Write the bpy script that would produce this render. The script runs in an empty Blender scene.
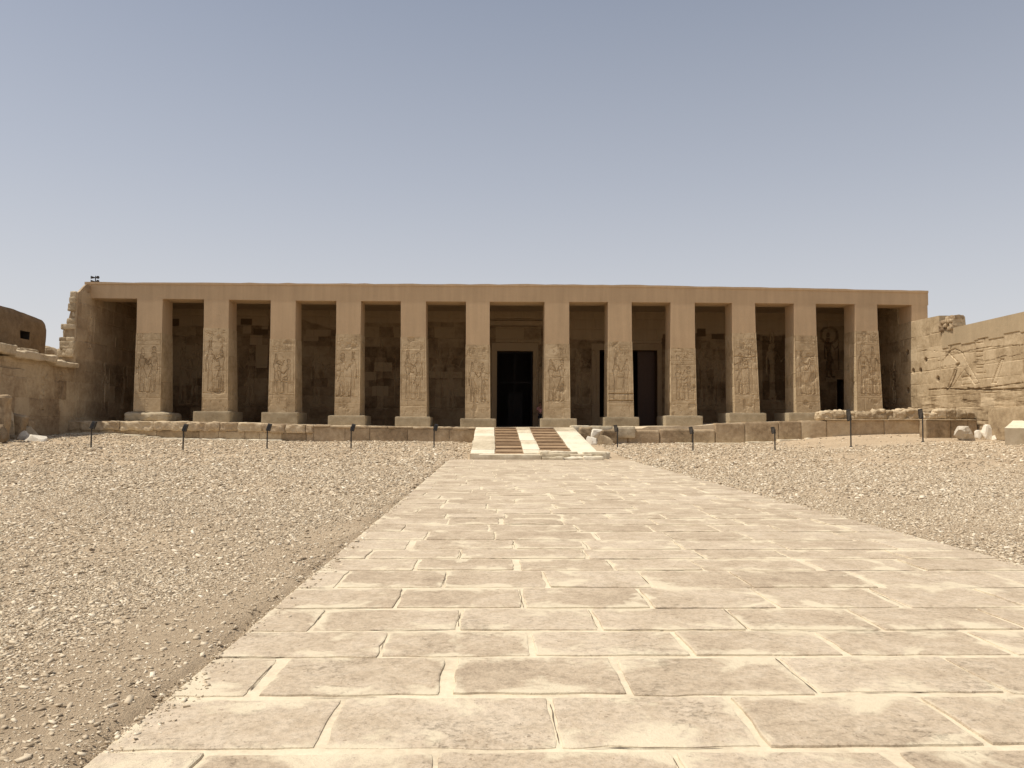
import bpy, math, random
import numpy as np
from mathutils import Vector, Matrix, Euler

random.seed(7)
SC = bpy.context.scene
COL = SC.collection
R = math.radians

# ------------------------------------------------------------------ camera
F = 769.0
PITCH, YAW, ROLL, PPY = R(2.5), R(-1.49), R(0.3), 390.4
EYE = Vector((0, 0, 1.6))
RM = Matrix.Rotation(YAW, 3, 'Z') @ Matrix.Rotation(math.pi / 2 + PITCH, 3, 'X') @ Matrix.Rotation(ROLL, 3, 'Z')
cam_d = bpy.data.cameras.new('camera')
cam = bpy.data.objects.new('camera', cam_d); COL.objects.link(cam)
cam.location = EYE; cam.rotation_euler = RM.to_euler()
cam_d.sensor_width = 36; cam_d.lens = F / 1024 * 36
cam_d.shift_y = (PPY - 384) / 1024
cam_d.clip_start = 0.05; cam_d.clip_end = 8000
SC.camera = cam

# ------------------------------------------------------------------ light
SUN = Vector((-0.42, -0.042, 0.90)).normalized()
sun_el = math.asin(SUN.z); sun_az = math.atan2(SUN.x, SUN.y)
w = bpy.data.worlds.new('World'); SC.world = w; w.use_nodes = True
nt = w.node_tree; bg = nt.nodes['Background']
sky = nt.nodes.new('ShaderNodeTexSky'); sky.sky_type = 'NISHITA'; sky.sun_disc = False
sky.sun_elevation = sun_el; sky.sun_rotation = sun_az
sky.altitude = 100; sky.air_density = 1.0; sky.dust_density = 2.5; sky.ozone_density = 1.0
# desert dust suspended in the air: pale, thickest towards the horizon
wtc = nt.nodes.new('ShaderNodeTexCoord'); sep = nt.nodes.new('ShaderNodeSeparateXYZ'); nt.links.new(wtc.outputs['Generated'], sep.inputs[0])
wr = nt.nodes.new('ShaderNodeValToRGB'); nt.links.new(sep.outputs[2], wr.inputs[0])
wr.color_ramp.elements[0].position = 0.0; wr.color_ramp.elements[0].color = (0.88, 0.88, 0.88, 1)
wr.color_ramp.elements[1].position = 0.75; wr.color_ramp.elements[1].color = (0.55, 0.55, 0.55, 1)
el = wr.color_ramp.elements.new(0.30); el.color = (0.68, 0.68, 0.68, 1)
wm = nt.nodes.new('ShaderNodeMix'); wm.data_type = 'RGBA'; nt.links.new(wr.outputs[0], wm.inputs[0])
nt.links.new(sky.outputs[0], wm.inputs[6]); 
hc = nt.nodes.new('ShaderNodeValToRGB'); nt.links.new(sep.outputs[2], hc.inputs[0])
hc.color_ramp.elements[0].position = 0.02; hc.color_ramp.elements[0].color = (0.96, 0.935, 0.94, 1)
hc.color_ramp.elements[1].position = 0.5; hc.color_ramp.elements[1].color = (0.42, 0.432, 0.47, 1)
sc_ = nt.nodes.new('ShaderNodeVectorMath'); sc_.operation = 'SCALE'; nt.links.new(hc.outputs[0], sc_.inputs[0]); sc_.inputs[3].default_value = 5.55
nt.links.new(sc_.outputs[0], wm.inputs[7])
nt.links.new(wm.outputs[2], bg.inputs[0]); bg.inputs[1].default_value = 0.12
sl = bpy.data.lights.new('sun', 'SUN'); so = bpy.data.objects.new('sun', sl); COL.objects.link(so)
sl.energy = 3.75; sl.angle = R(0.6); sl.color = (1.0, 0.925, 0.81)
so.rotation_euler = SUN.to_track_quat('Z', 'Y').to_euler(); so.location = (-30, 0, 60)
SC.view_settings.view_transform = 'Standard'; SC.view_settings.look = 'None'
SC.view_settings.gamma = 1; SC.view_settings.exposure = 0.27
SC.cycles.max_bounces = 8; SC.cycles.diffuse_bounces = 6
SC.cycles.use_denoising = True

# ------------------------------------------------------------------ pixel measuring helpers (photo pixel -> point on a real plane)
def ray(px, py):
    return RM @ Vector(((px - 512) / F, -(py - PPY) / F, -1))
def at(px, py, Y):
    d = ray(px, py); return EYE + d * (Y / d.y)
def atX(px, py, X):
    d = ray(px, py); return EYE + d * (X / d.x)

def ss(x, a, b):
    t = np.clip((np.asarray(x, float) - a) / (b - a), 0, 1); return t * t * (3 - 2 * t)

def gz(X, Y):
    X = np.asarray(X, float); Y = np.asarray(Y, float)
    y0 = 34 - 16 * ss(np.abs(X), 9, 24)
    t = np.clip((Y - y0) / (46.5 - y0), 0, 1)
    z = t * (0.48 + 0.69 * ss(X, 13, 26) + 0.14 * ss(-X, 14, 24)) + 0.2 * ss(-X, 18, 23) * ss(Y, 28, 37)
    z = z - 0.03 + 0.048 * (1 - ss(X + 0.03 * np.sin(Y * 3.1) + 0.02 * np.sin(Y * 7.7), -1.99, -1.89)) 
    und = 0.02 * np.sin(X * 0.7 + 1.3 * np.sin(Y * 0.4)) * ss(np.abs(X - 2), 5, 9)
    return z + und

# ------------------------------------------------------------------ noise (numpy)
def _h(ix, iy, iz, seed):
    n = (ix * 374761393 + iy * 668265263 + iz * 2147483647 * 3 + seed * 1274126177) & 0xFFFFFFFF
    n = ((n ^ (n >> 13)) * 1274126177) & 0xFFFFFFFF
    n = ((n ^ (n >> 16)) * 2246822519) & 0xFFFFFFFF
    return ((n ^ (n >> 15)) & 0xFFFF) / 65535.0
def vnoise(x, y, z, seed=0):
    x = np.asarray(x, float); y = np.asarray(y, float) + 0 * x; z = np.asarray(z, float) + 0 * x
    xi = np.floor(x).astype(np.int64); yi = np.floor(y).astype(np.int64); zi = np.floor(z).astype(np.int64)
    fx, fy, fz = x - xi, y - yi, z - zi
    fx = fx * fx * (3 - 2 * fx); fy = fy * fy * (3 - 2 * fy); fz = fz * fz * (3 - 2 * fz)
    r = 0
    for dx in (0, 1):
        for dy in (0, 1):
            for dz in (0, 1):
                wgt = (fx if dx else 1 - fx) * (fy if dy else 1 - fy) * (fz if dz else 1 - fz)
                r = r + wgt * _h(xi + dx, yi + dy, zi + dz, seed)
    return r * 2 - 1
def fbm(x, y, z=0.0, oct=4, seed=0, gain=0.5):
    r = 0; a = 1.0; t = 0
    for i in range(oct):
        r = r + a * vnoise(np.asarray(x) * 2 ** i, np.asarray(y) * 2 ** i, np.asarray(z) * 2.0 ** i, seed + i * 17); t += a; a *= gain
    return r / t

# ------------------------------------------------------------------ mesh collecting
class MB:
    def __init__(s): s.v = []; s.f = []; s.n = 0; s.t = []; s.r = []
    def add(s, v, f, tone=0.5, rest=0.0):
        v = np.asarray(v, float).reshape(-1, 3)
        s.v.append(v); s.t.append(np.zeros(len(v)) + tone); s.r.append(np.zeros(len(v)) + rest)
        for q in f: s.f.append(tuple(int(i) + s.n for i in q))
        s.n += len(v)
    def box(s, x0, x1, y0, y1, z0, z1, **k):
        v = [(x, y, z) for x in (x0, x1) for y in (y0, y1) for z in (z0, z1)]
        s.add(v, [(0, 1, 3, 2), (4, 6, 7, 5), (0, 4, 5, 1), (2, 3, 7, 6), (0, 2, 6, 4), (1, 5, 7, 3)], **k)
    def hexa(s, c, **k):   # 8 corners: bottom 4 ccw, top 4 ccw
        s.add(c, [(3, 2, 1, 0), (4, 5, 6, 7), (0, 1, 5, 4), (1, 2, 6, 5), (2, 3, 7, 6), (3, 0, 4, 7)], **k)
    def rough(s, c, size, cell=0.15, r=0.05, amp=0.03, seed=0, rot=(0, 0, 0), freq=2.5, tone=0.5, rest=0.0, top=0.0):
        """stone block: box surface grid, rounded edges, displaced by noise"""
        c = np.array(c, float); h = np.array(size, float) / 2
        n = [max(2, min(60, int(round(2 * a / cell)))) for a in h]
        M = np.array(Euler(rot).to_matrix())
        for ax in range(3):
            a, b = (ax + 1) % 3, (ax + 2) % 3
            for sg in (-1, 1):
                U, V = np.meshgrid(np.linspace(-1, 1, n[a] + 1), np.linspace(-1, 1, n[b] + 1), indexing='ij')
                P = np.zeros(U.shape + (3,)); P[..., ax] = sg * h[ax]; P[..., a] = U * h[a]; P[..., b] = V * h[b]
                P = P.reshape(-1, 3)
                rr = min(r, h.min() * 0.95)
                q = np.clip(P, -(h - rr), h - rr); d = P - q
                L = np.linalg.norm(d, axis=1, keepdims=True); L[L == 0] = 1
                dn = d / L; P2 = q + dn * rr
                nz = fbm(P2[:, 0] * freq + seed * 3.1, P2[:, 1] * freq + 7, P2[:, 2] * freq - seed, 3, seed)
                P2 = P2 + dn * (nz * amp)[:, None]
                if top:
                    up = np.clip(P2[:, 2] / h[2], 0, 1)
                    P2[:, 2] -= up * top * (0.5 + 0.5 * fbm(P2[:, 0] * 1.7 + seed, P2[:, 1] * 1.7, seed, 3, seed + 5))
                P2 = P2 @ M.T + c
                m = n[b] + 1
                idx = [(i * m + j, (i + 1) * m + j, (i + 1) * m + j + 1, i * m + j + 1) for i in range(n[a]) for j in range(n[b])]
                if sg < 0: idx = [t[::-1] for t in idx]
                s.add(P2, idx, tone=tone, rest=rest)
    def tube(s, p0, p1, r0, r1=None, n=10, **k):
        r1 = r0 if r1 is None else r1
        p0 = Vector(p0); p1 = Vector(p1); d = (p1 - p0).normalized()
        a = d.orthogonal().normalized(); b = d.cross(a)
        v = []
        for p, r in ((p0, r0), (p1, r1)):
            for i in range(n):
                t = 2 * math.pi * i / n; v.append(p + (a * math.cos(t) + b * math.sin(t)) * r)
        f = [(i, (i + 1) % n, n + (i + 1) % n, n + i) for i in range(n)] + [tuple(range(n))[::-1], tuple(range(n, 2 * n))]
        s.add([tuple(x) for x in v], f, **k)
    def grid(s, P, mask=None, tone=0.5, rest=0.0, flip=False):
        """P: (nu,nv,3) array; mask (nu-1,nv-1) of faces to keep"""
        nu, nv = P.shape[:2]
        I, J = np.meshgrid(np.arange(nu - 1), np.arange(nv - 1), indexing='ij')
        q = np.stack([I * nv + J, (I + 1) * nv + J, (I + 1) * nv + J + 1, I * nv + J + 1], -1).reshape(-1, 4)
        if mask is not None: q = q[mask.reshape(-1)]
        if flip: q = q[:, ::-1]
        t = np.asarray(tone); r_ = np.asarray(rest)
        s.add(P.reshape(-1, 3), [], tone=t.reshape(-1) if t.ndim else float(t), rest=r_.reshape(-1) if r_.ndim else float(r_))
        off = s.n - nu * nv
        s.f.extend(map(tuple, (q + off).tolist()))
    def build(s, name, mat, parent=None, origin=None, smooth=False):
        V = np.concatenate(s.v)
        if parent is not None:
            root = parent
            while root.parent: root = root.parent
            o = np.array(root.location)
        else:
            o = np.array(origin if origin is not None else ((V[:, 0].min() + V[:, 0].max()) / 2, (V[:, 1].min() + V[:, 1].max()) / 2, V[:, 2].min()))
        me = bpy.data.meshes.new(name)
        me.from_pydata((V - o).tolist(), [], s.f)
        for nm, arr in (('tone', s.t), ('rest', s.r)):
            a = me.attributes.new(nm, 'FLOAT', 'POINT'); a.data.foreach_set('value', np.concatenate(arr).astype(np.float32))
        me.materials.append(mat)
        if smooth: me.polygons.foreach_set('use_smooth', [True] * len(me.polygons))
        me.update()
        ob = bpy.data.objects.new(name, me); COL.objects.link(ob)
        if parent is not None: ob.parent = parent
        else: ob.location = o
        return ob
def empty(name, loc, label=None, cat=None, group=None):
    o = bpy.data.objects.new(name, None); COL.objects.link(o); o.location = loc; o.empty_display_size = 0.3
    return tag(o, label, cat, group)
def tag(o, label=None, cat=None, group=None, kind=None):
    if label: o['label'] = label
    if cat: o['category'] = cat
    if group: o['group'] = group
    if kind: o['kind'] = kind
    return o

# ------------------------------------------------------------------ materials
def new_mat(name):
    m = bpy.data.materials.new(name); m.use_nodes = True
    return m, m.node_tree, m.node_tree.nodes['Principled BSDF']
def N(t, ty, **k):
    n = t.nodes.new(ty)
    for a, b in k.items(): setattr(n, a, b)
    return n
def noise(t, scale, detail=6, rough=0.6, vec=None, dist=0.0):
    n = N(t, 'ShaderNodeTexNoise'); n.inputs['Scale'].default_value = scale; n.inputs['Detail'].default_value = detail
    n.inputs['Roughness'].default_value = rough; n.inputs['Distortion'].default_value = dist
    if vec is not None: t.links.new(vec, n.inputs['Vector'])
    return n.outputs['Fac']
def ramp(t, fac, stops):
    r = N(t, 'ShaderNodeValToRGB'); e = r.color_ramp.elements
    while len(e) < len(stops): e.new(0.5)
    for el, (p, c) in zip(e, stops):
        el.position = p; el.color = (c, c, c, 1) if isinstance(c, (int, float)) else (*c, 1)
    t.links.new(fac, r.inputs[0]); return r.outputs[0]
def mixc(t, fac, a, b, mode='MIX'):
    m = N(t, 'ShaderNodeMix', data_type='RGBA', blend_type=mode)
    for s, v in ((m.inputs[0], fac), (m.inputs[6], a), (m.inputs[7], b)):
        if isinstance(v, (int, float)): s.default_value = v
        elif isinstance(v, tuple): s.default_value = (*v, 1)
        else: t.links.new(v, s)
    return m.outputs[2]
def mth(t, op, a, b=0.0, c=None, clamp=False):
    m = N(t, 'ShaderNodeMath', operation=op); m.use_clamp = clamp
    for s, v in zip(m.inputs, (a, b, c)):
        if v is None: continue
        if isinstance(v, (int, float)): s.default_value = v
        else: t.links.new(v, s)
    return m.outputs[0]
def attr(t, name):
    a = N(t, 'ShaderNodeAttribute'); a.attribute_name = name; return a.outputs['Fac']
def bump(t, b, h, strength, dist):
    n = N(t, 'ShaderNodeBump'); n.inputs['Strength'].default_value = strength; n.inputs['Distance'].default_value = dist
    t.links.new(h, n.inputs['Height']); t.links.new(n.outputs[0], b.inputs['Normal'])

def stone_mat(name, dark, mid, light, restored=(0.505, 0.365, 0.225), sc=1.0, tone_amt=0.6, bumpd=0.03, bstr=0.7, strata=0.0, streak=0.0):
    m, t, b = new_mat(name); b.inputs['Roughness'].default_value = 0.92
    b.inputs['Specular IOR Level'].default_value = 0.15
    tc = N(t, 'ShaderNodeTexCoord').outputs['Object']
    mp = N(t, 'ShaderNodeMapping'); mp.inputs['Scale'].default_value = (1, 1, 1 + strata * 3); t.links.new(tc, mp.inputs[0])
    v = mp.outputs[0]
    n1 = noise(t, 0.9 * sc, 7, 0.62, v, 0.3); n2 = noise(t, 4.5 * sc, 8, 0.68, v); n3 = noise(t, 26 * sc, 4, 0.6, v)
    f = mth(t, 'MULTIPLY_ADD', n2, 0.45, mth(t, 'MULTIPLY', n1, 0.55))
    tn = attr(t, 'tone')
    f = mth(t, 'ADD', f, mth(t, 'MULTIPLY', mth(t, 'SUBTRACT', tn, 0.5), tone_amt))
    f = mth(t, 'ADD', f, mth(t, 'MULTIPLY', mth(t, 'SUBTRACT', n3, 0.5), 0.22))
    c = ramp(t, f, [(0.30, dark), (0.50, mid), (0.68, light)])
    rn = noise(t, 0.55, 5, 0.55, tc); 
    mp2 = N(t, 'ShaderNodeMapping'); mp2.inputs['Scale'].default_value = (2.2, 2.2, 0.16); t.links.new(tc, mp2.inputs[0])
    st = noise(t, 1.3, 5, 0.6, mp2.outputs[0])
    fine = noise(t, 18, 5, 0.6, tc)
    rv = mth(t, 'MULTIPLY_ADD', rn, 0.22, mth(t, 'MULTIPLY_ADD', st, 0.32, mth(t, 'MULTIPLY', fine, 0.14)))
    rcol = mixc(t, 1.0, restored, ramp(t, rv, [(0.18, 0.80), (0.45, 1.10)]), 'MULTIPLY')
    c = mixc(t, attr(t, 'rest'), c, rcol)
    t.links.new(c, b.inputs['Base Color'])
    h = mth(t, 'MULTIPLY_ADD', n2, 0.7, mth(t, 'MULTIPLY', n3, 0.3))
    bump(t, b, h, bstr, bumpd)
    return m

M_orig = stone_mat('carved_sandstone', (0.27, 0.19, 0.108), (0.46, 0.345, 0.21), (0.57, 0.445, 0.285), bumpd=0.02)
M_back = stone_mat('dark_brown_sandstone', (0.12, 0.076, 0.04), (0.235, 0.162, 0.092), (0.34, 0.25, 0.15), restored=(0.38, 0.28, 0.175), tone_amt=1.0)  # dark brown stone of the back wall, paler where restored
M_rest = stone_mat('restored_sandstone', (0.28, 0.21, 0.13), (0.36, 0.275, 0.175), (0.42, 0.33, 0.21))
M_left = stone_mat('brown_sandstone', (0.19, 0.13, 0.077), (0.345, 0.255, 0.158), (0.49, 0.385, 0.25), bumpd=0.03)
M_right = stone_mat('golden_sandstone', (0.18, 0.125, 0.07), (0.39, 0.295, 0.18), (0.52, 0.41, 0.265), restored=(0.40, 0.31, 0.195), bumpd=0.03)
M_base = stone_mat('grey_base_stone', (0.24, 0.19, 0.125), (0.35, 0.285, 0.19), (0.44, 0.365, 0.25))
M_terr = stone_mat('terrace_stone', (0.20, 0.145, 0.085), (0.40, 0.30, 0.19), (0.56, 0.45, 0.30), bumpd=0.03)
M_pale = stone_mat('pale_limestone', (0.36, 0.29, 0.195), (0.57, 0.49, 0.35), (0.72, 0.645, 0.495), bumpd=0.015, tone_amt=0.8)
M_floor = stone_mat('terrace_paving', (0.42, 0.33, 0.22), (0.60, 0.49, 0.34), (0.72, 0.61, 0.44), bumpd=0.02)
M_step = stone_mat('weathered_boards', (0.17, 0.105, 0.058), (0.28, 0.185, 0.105), (0.38, 0.265, 0.16), bumpd=0.02)
M_mud = stone_mat('mud_brick', (0.13, 0.09, 0.052), (0.21, 0.148, 0.088), (0.29, 0.21, 0.128), bumpd=0.05)
M_rub = stone_mat('rubble_stone', (0.20, 0.145, 0.088), (0.37, 0.285, 0.18), (0.55, 0.445, 0.30), bumpd=0.05, sc=1.6)
M_white = stone_mat('white_stone', (0.48, 0.42, 0.33), (0.62, 0.56, 0.46), (0.76, 0.70, 0.58), bumpd=0.02, sc=1.5)

def plain(name, col, rough=0.6, metal=0.0, var=0.25, sc=12):
    m, t, b = new_mat(name); b.inputs['Roughness'].default_value = rough; b.inputs['Metallic'].default_value = metal
    tc = N(t, 'ShaderNodeTexCoord').outputs['Object']
    n = noise(t, sc, 4, 0.6, tc)
    c = mixc(t, 1.0, col, ramp(t, n, [(0.3, 1 - var), (0.7, 1 + var)]), 'MULTIPLY')
    t.links.new(c, b.inputs['Base Color']); bump(t, b, n, 0.2, 0.003)
    return m
M_iron = plain('dark_painted_metal', (0.03, 0.026, 0.022), 0.5)
M_glass = plain('lamp_glass', (0.10, 0.10, 0.10), 0.15)
M_wood = plain('dark_door_wood', (0.010, 0.007, 0.006), 0.8)
M_woodb = plain('brown_door_wood', (0.075, 0.038, 0.022), 0.6)
M_in = plain('interior_shade_stone', (0.035, 0.025, 0.018), 0.9)  # near black: darkness of the unlit halls and window put into the colour

# ground
def ground_mat():
    m, t, b = new_mat('sandy_ground'); b.inputs['Roughness'].default_value = 0.95; b.inputs['Specular IOR Level'].default_value = 0.1
    tc = N(t, 'ShaderNodeTexCoord').outputs['Object']
    n1 = noise(t, 0.35, 6, 0.6, tc); n2 = noise(t, 7, 8, 0.7, tc); n3 = noise(t, 60, 4, 0.7, tc)
    f = mth(t, 'MULTIPLY_ADD', n1, 0.4, mth(t, 'MULTIPLY_ADD', n2, 0.4, mth(t, 'MULTIPLY', n3, 0.2)))
    c = ramp(t, f, [(0.34, (0.36, 0.27, 0.175)), (0.5, (0.49, 0.38, 0.255)), (0.66, (0.60, 0.485, 0.335))])
    t.links.new(c, b.inputs['Base Color'])
    bump(t, b, mth(t, 'MULTIPLY_ADD', n2, 0.4, mth(t, 'MULTIPLY', n3, 0.6)), 1.0, 0.05)
    return m
def gravel_mat():
    m, t, b = new_mat('gravel_shards'); b.inputs['Roughness'].default_value = 0.9; b.inputs['Specular IOR Level'].default_value = 0.2
    c = ramp(t, attr(t, 'tone'), [(0.0, (0.23, 0.17, 0.115)), (0.2, (0.40, 0.315, 0.215)), (0.6, (0.56, 0.46, 0.325)), (0.86, (0.71, 0.61, 0.455)), (1.0, (0.82, 0.745, 0.60))])
    t.links.new(c, b.inputs['Base Color'])
    return m
def slab_mat():
    m, t, b = new_mat('paving_slab'); b.inputs['Roughness'].default_value = 0.85; b.inputs['Specular IOR Level'].default_value = 0.2
    tc = N(t, 'ShaderNodeTexCoord').outputs['Object']
    n1 = noise(t, 1.1, 7, 0.62, tc, 0.3); n2 = noise(t, 6, 9, 0.7, tc, 0.5); n3 = noise(t, 55, 4, 0.65, tc)
    mp = N(t, 'ShaderNodeMapping'); mp.inputs['Scale'].default_value = (1, 1.25, 1); t.links.new(tc, mp.inputs[0])
    n4 = noise(t, 4.0, 7, 0.72, mp.outputs[0], 1.0)
    f = mth(t, 'MULTIPLY_ADD', n1, 0.35, mth(t, 'MULTIPLY_ADD', n2, 0.4, mth(t, 'MULTIPLY', n3, 0.25)))
    f = mth(t, 'ADD', f, mth(t, 'MULTIPLY', mth(t, 'SUBTRACT', attr(t, 'tone'), 0.5), 0.20))
    c = ramp(t, f, [(0.34, (0.32, 0.245, 0.17)), (0.48, (0.465, 0.372, 0.262)), (0.60, (0.56, 0.465, 0.345))])
    # scaly worn pits
    pm = noise(t, 1.4, 4, 0.6, tc)
    pit = ramp(t, mth(t, 'MULTIPLY_ADD', mth(t, 'SUBTRACT', pm, 0.5), 0.6, noise(t, 17.0, 8, 0.8, mp.outputs[0], 0.5)), [(0.28, 1.0), (0.40, 0.0)])
    c = mixc(t, mth(t, 'MULTIPLY', pit, 0.38), c, (0.26, 0.185, 0.11))
    spk = noise(t, 24, 6, 0.75, tc)
    c = mixc(t, 1.0, c, ramp(t, spk, [(0.38, 0.80), (0.52, 1.0), (0.66, 1.08)]), 'MULTIPLY')
    sp2 = noise(t, 38, 3, 0.55, tc); sp3 = noise(t, 2.2, 4, 0.6, tc)
    chips = ramp(t, mth(t, 'MULTIPLY_ADD', mth(t, 'SUBTRACT', sp3, 0.5), 0.35, sp2), [(0.29, 1.0), (0.34, 0.0)])
    c = mixc(t, mth(t, 'MULTIPLY', chips, 0.6), c, (0.20, 0.14, 0.09))
    # pale mortar smeared over the slab from its edge (attribute 'rest' is 0 at the edge, 1 inside)
    e = attr(t, 'rest')
    nb = noise(t, 1.9, 4, 0.6, tc, 0.6)
    k = mth(t, 'ADD', mth(t, 'MULTIPLY', e, 0.66), mth(t, 'MULTIPLY', mth(t, 'SUBTRACT', n2, 0.5), 1.5))
    k = mth(t, 'ADD', k, mth(t, 'MULTIPLY', mth(t, 'SUBTRACT', nb, 0.40), 3.3))
    sm = ramp(t, k, [(0.16, 1.0), (0.50, 0.0)])
    mort = mixc(t, n2, (0.59, 0.505, 0.36), (0.71, 0.62, 0.45))
    c = mixc(t, mth(t, 'MULTIPLY', sm, 0.85), c, mort)
    t.links.new(c, b.inputs['Base Color'])
    h = mth(t, 'MULTIPLY_ADD', n2, 0.5, mth(t, 'MULTIPLY_ADD', n3, 0.3, mth(t, 'MULTIPLY', pit, -0.12)))
    bump(t, b, h, 1.0, 0.022)
    return m
def mortar_mat():
    m, t, b = new_mat('pale_mortar'); b.inputs['Roughness'].default_value = 0.9; b.inputs['Specular IOR Level'].default_value = 0.15
    tc = N(t, 'ShaderNodeTexCoord').outputs['Object']
    n1 = noise(t, 1.5, 6, 0.6, tc); n2 = noise(t, 14, 8, 0.7, tc)
    f = mth(t, 'MULTIPLY_ADD', n1, 0.5, mth(t, 'MULTIPLY', n2, 0.5))
    c = ramp(t, f, [(0.33, (0.46, 0.375, 0.265)), (0.5, (0.625, 0.535, 0.385)), (0.66, (0.73, 0.635, 0.465))])
    t.links.new(c, b.inputs['Base Color']); bump(t, b, n2, 0.7, 0.012)
    return m
M_ground, M_gravel, M_slab, M_mortar = ground_mat(), gravel_mat(), slab_mat(), mortar_mat()
M_crack = plain('dirt_filled_crack', (0.12, 0.085, 0.05), 0.95)

# ================================================================== GROUND
xs = np.unique(np.concatenate([[-3000, -1200, -500, -200, -100, -60], np.arange(-45, -3, 0.6), np.arange(-3, -1.95, .15), [-2.0, -1.97, -1.94, -1.91, -1.885, -1.87], np.arange(-1.7, 7, 0.6), np.arange(7, 45, 0.6), [60, 100, 200, 500, 1200, 3000]]))
ys = np.unique(np.concatenate([[-300, -60, -20, -5], np.arange(0, 50, 0.6), [60, 100, 200, 500, 1200, 3000, 6000]]))
GX, GY = np.meshgrid(xs, ys, indexing='ij')
GZ = gz(GX, GY)
mb = MB(); mb.grid(np.stack([GX, GY, GZ], -1))
g = mb.build('ground', M_ground, origin=(0, 0, 0), smooth=True); tag(g, kind='structure')

# gravel: individual flat shards in one mesh
def make_gravel():
    rs = np.random.RandomState(3)
    pts = []
    def region(x0, x1, y0, y1, dens, s0, s1):
        n = int((x1 - x0) * (y1 - y0) * dens)
        X = rs.uniform(x0, x1, n); Y = rs.uniform(y0, y1, n)
        keep = (X > -0.70 * Y - 3.0) & (X < 0.72 * Y + 3.0)
        sp = np.where(s0 < .02, 0.28, 0.05) * rs.uniform(0, 1, n) ** 6
        onpath = (X > -1.9 + sp) & (X < 6.13 - sp) & (Y < 34.6)
        stairs = (X > -1.1) & (X < 6.2) & (Y >= 34.4)
        keep &= ~onpath & ~stairs
        # bare dirt strip beside the left of the path, sandy patch on the right in front of the wall
        wd = 0.35 + 1.25 * ss(fbm(X * 0.3, Y * 0.3, 0, 3, 5), -0.5, 0.6) * ss(Y, 16, 4) if False else 0
        dl = -1.9 - X
        pw = np.where(Y < 14, 1.5 - Y * 0.075, 0.45) + 0.45 * fbm(X * 0.8, Y * 0.5, 0, 3, 8)
        p = np.where((dl > 0) , 0.30 + 0.70 * ss(dl, pw * 0.5, pw * 1.25), 1.0)
        p = np.where(Y > 15, np.maximum(p, .55), p)
        p *= 1 - 0.93 * ss(Y + 0.8 * fbm(X * .5, Y * .5, 0, 3, 9), 38.2, 39.6) * ss(X, 14, 19)
        p *= 0.45 + 0.55 * ss(fbm(X * 0.5, Y * 0.5, 0, 4, 4), -0.5, 0.2)
        keep &= rs.uniform(0, 1, n) < p
        X, Y = X[keep], Y[keep]
        S = s0 * np.exp(rs.normal(0, 0.42, len(X))); S = np.clip(S, s0 * .4, s1)
        pts.append((X, Y, S))
    region(-10, 9, 2.5, 9, 2200, 0.0125, 0.04)
    region(-4.2, -1.5, 2.5, 14, 3800, 0.006, 0.014)
    region(-10, 9, 2.5, 9, 22, 0.03, 0.055)
    region(-16, 15, 9, 17, 800, 0.018, 0.06)
    region(-27, 25, 17, 28, 210, 0.032, 0.09)
    region(-34, 30, 28, 46.8, 62, 0.052, 0.13)
    X, Y, S = (np.concatenate(a) for a in zip(*pts))
    ok = ~((X < -25.6) | (X > 27.1)); X, Y, S = X[ok], Y[ok], S[ok]
    n = len(X); print('gravel stones', n)
    Z = np.where((X > -1.9) & (X < 6.1) & (Y < 34.4), 0.008, gz(X, Y))
    cube = np.array([(x, y, z) for x in (-1, 1) for y in (-1, 1) for z in (-1, 1)], float)
    P = cube[None] * np.stack([rs.uniform(0.7, 1.35, n), rs.uniform(0.45, 0.8, n), rs.uniform(0.14, 0.42, n)], -1)[:, None]
    P = P * rs.uniform(0.55, 1.15, (n, 8, 3)) * 0.72
    P *= S[:, None, None]
    tilt = rs.normal(0, 0.24, (n, 2)); a = rs.uniform(0, 6.283, n)
    x, y, z = P[..., 0], P[..., 1], P[..., 2]
    z2 = z + x * tilt[:, :1] + y * tilt[:, 1:]
    ca, sa = np.cos(a)[:, None], np.sin(a)[:, None]
    P = np.stack([x * ca - y * sa + X[:, None], x * sa + y * ca + Y[:, None], z2 + (Z + S * 0.13)[:, None]], -1)
    quads = np.array([(0, 1, 3, 2), (4, 6, 7, 5), (0, 4, 5, 1), (2, 3, 7, 6), (0, 2, 6, 4), (1, 5, 7, 3)])
    Fq = (quads[None] + (np.arange(n) * 8)[:, None, None]).reshape(-1)
    me = bpy.data.meshes.new('gravel'); nf = n * 6
    me.vertices.add(n * 8); me.vertices.foreach_set('co', P.reshape(-1).astype(np.float32))
    me.loops.add(nf * 4); me.loops.foreach_set('vertex_index', Fq.astype(np.int32))
    me.polygons.add(nf); me.polygons.foreach_set('loop_start', np.arange(0, nf * 4, 4, dtype=np.int32))
    at_ = me.attributes.new('tone', 'FLOAT', 'POINT')
    tone = np.clip(rs.beta(2.2, 1.8, n) , 0, 1)
    at_.data.foreach_set('value', np.repeat(tone, 8).astype(np.float32))
    me.materials.append(M_gravel); me.update(); me.validate()
    ob = bpy.data.objects.new('gravel', me); COL.objects.link(ob)
    tag(ob, 'pale broken stone gravel covering the court on both sides of the path', 'gravel', kind='stuff')
make_gravel()

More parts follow.
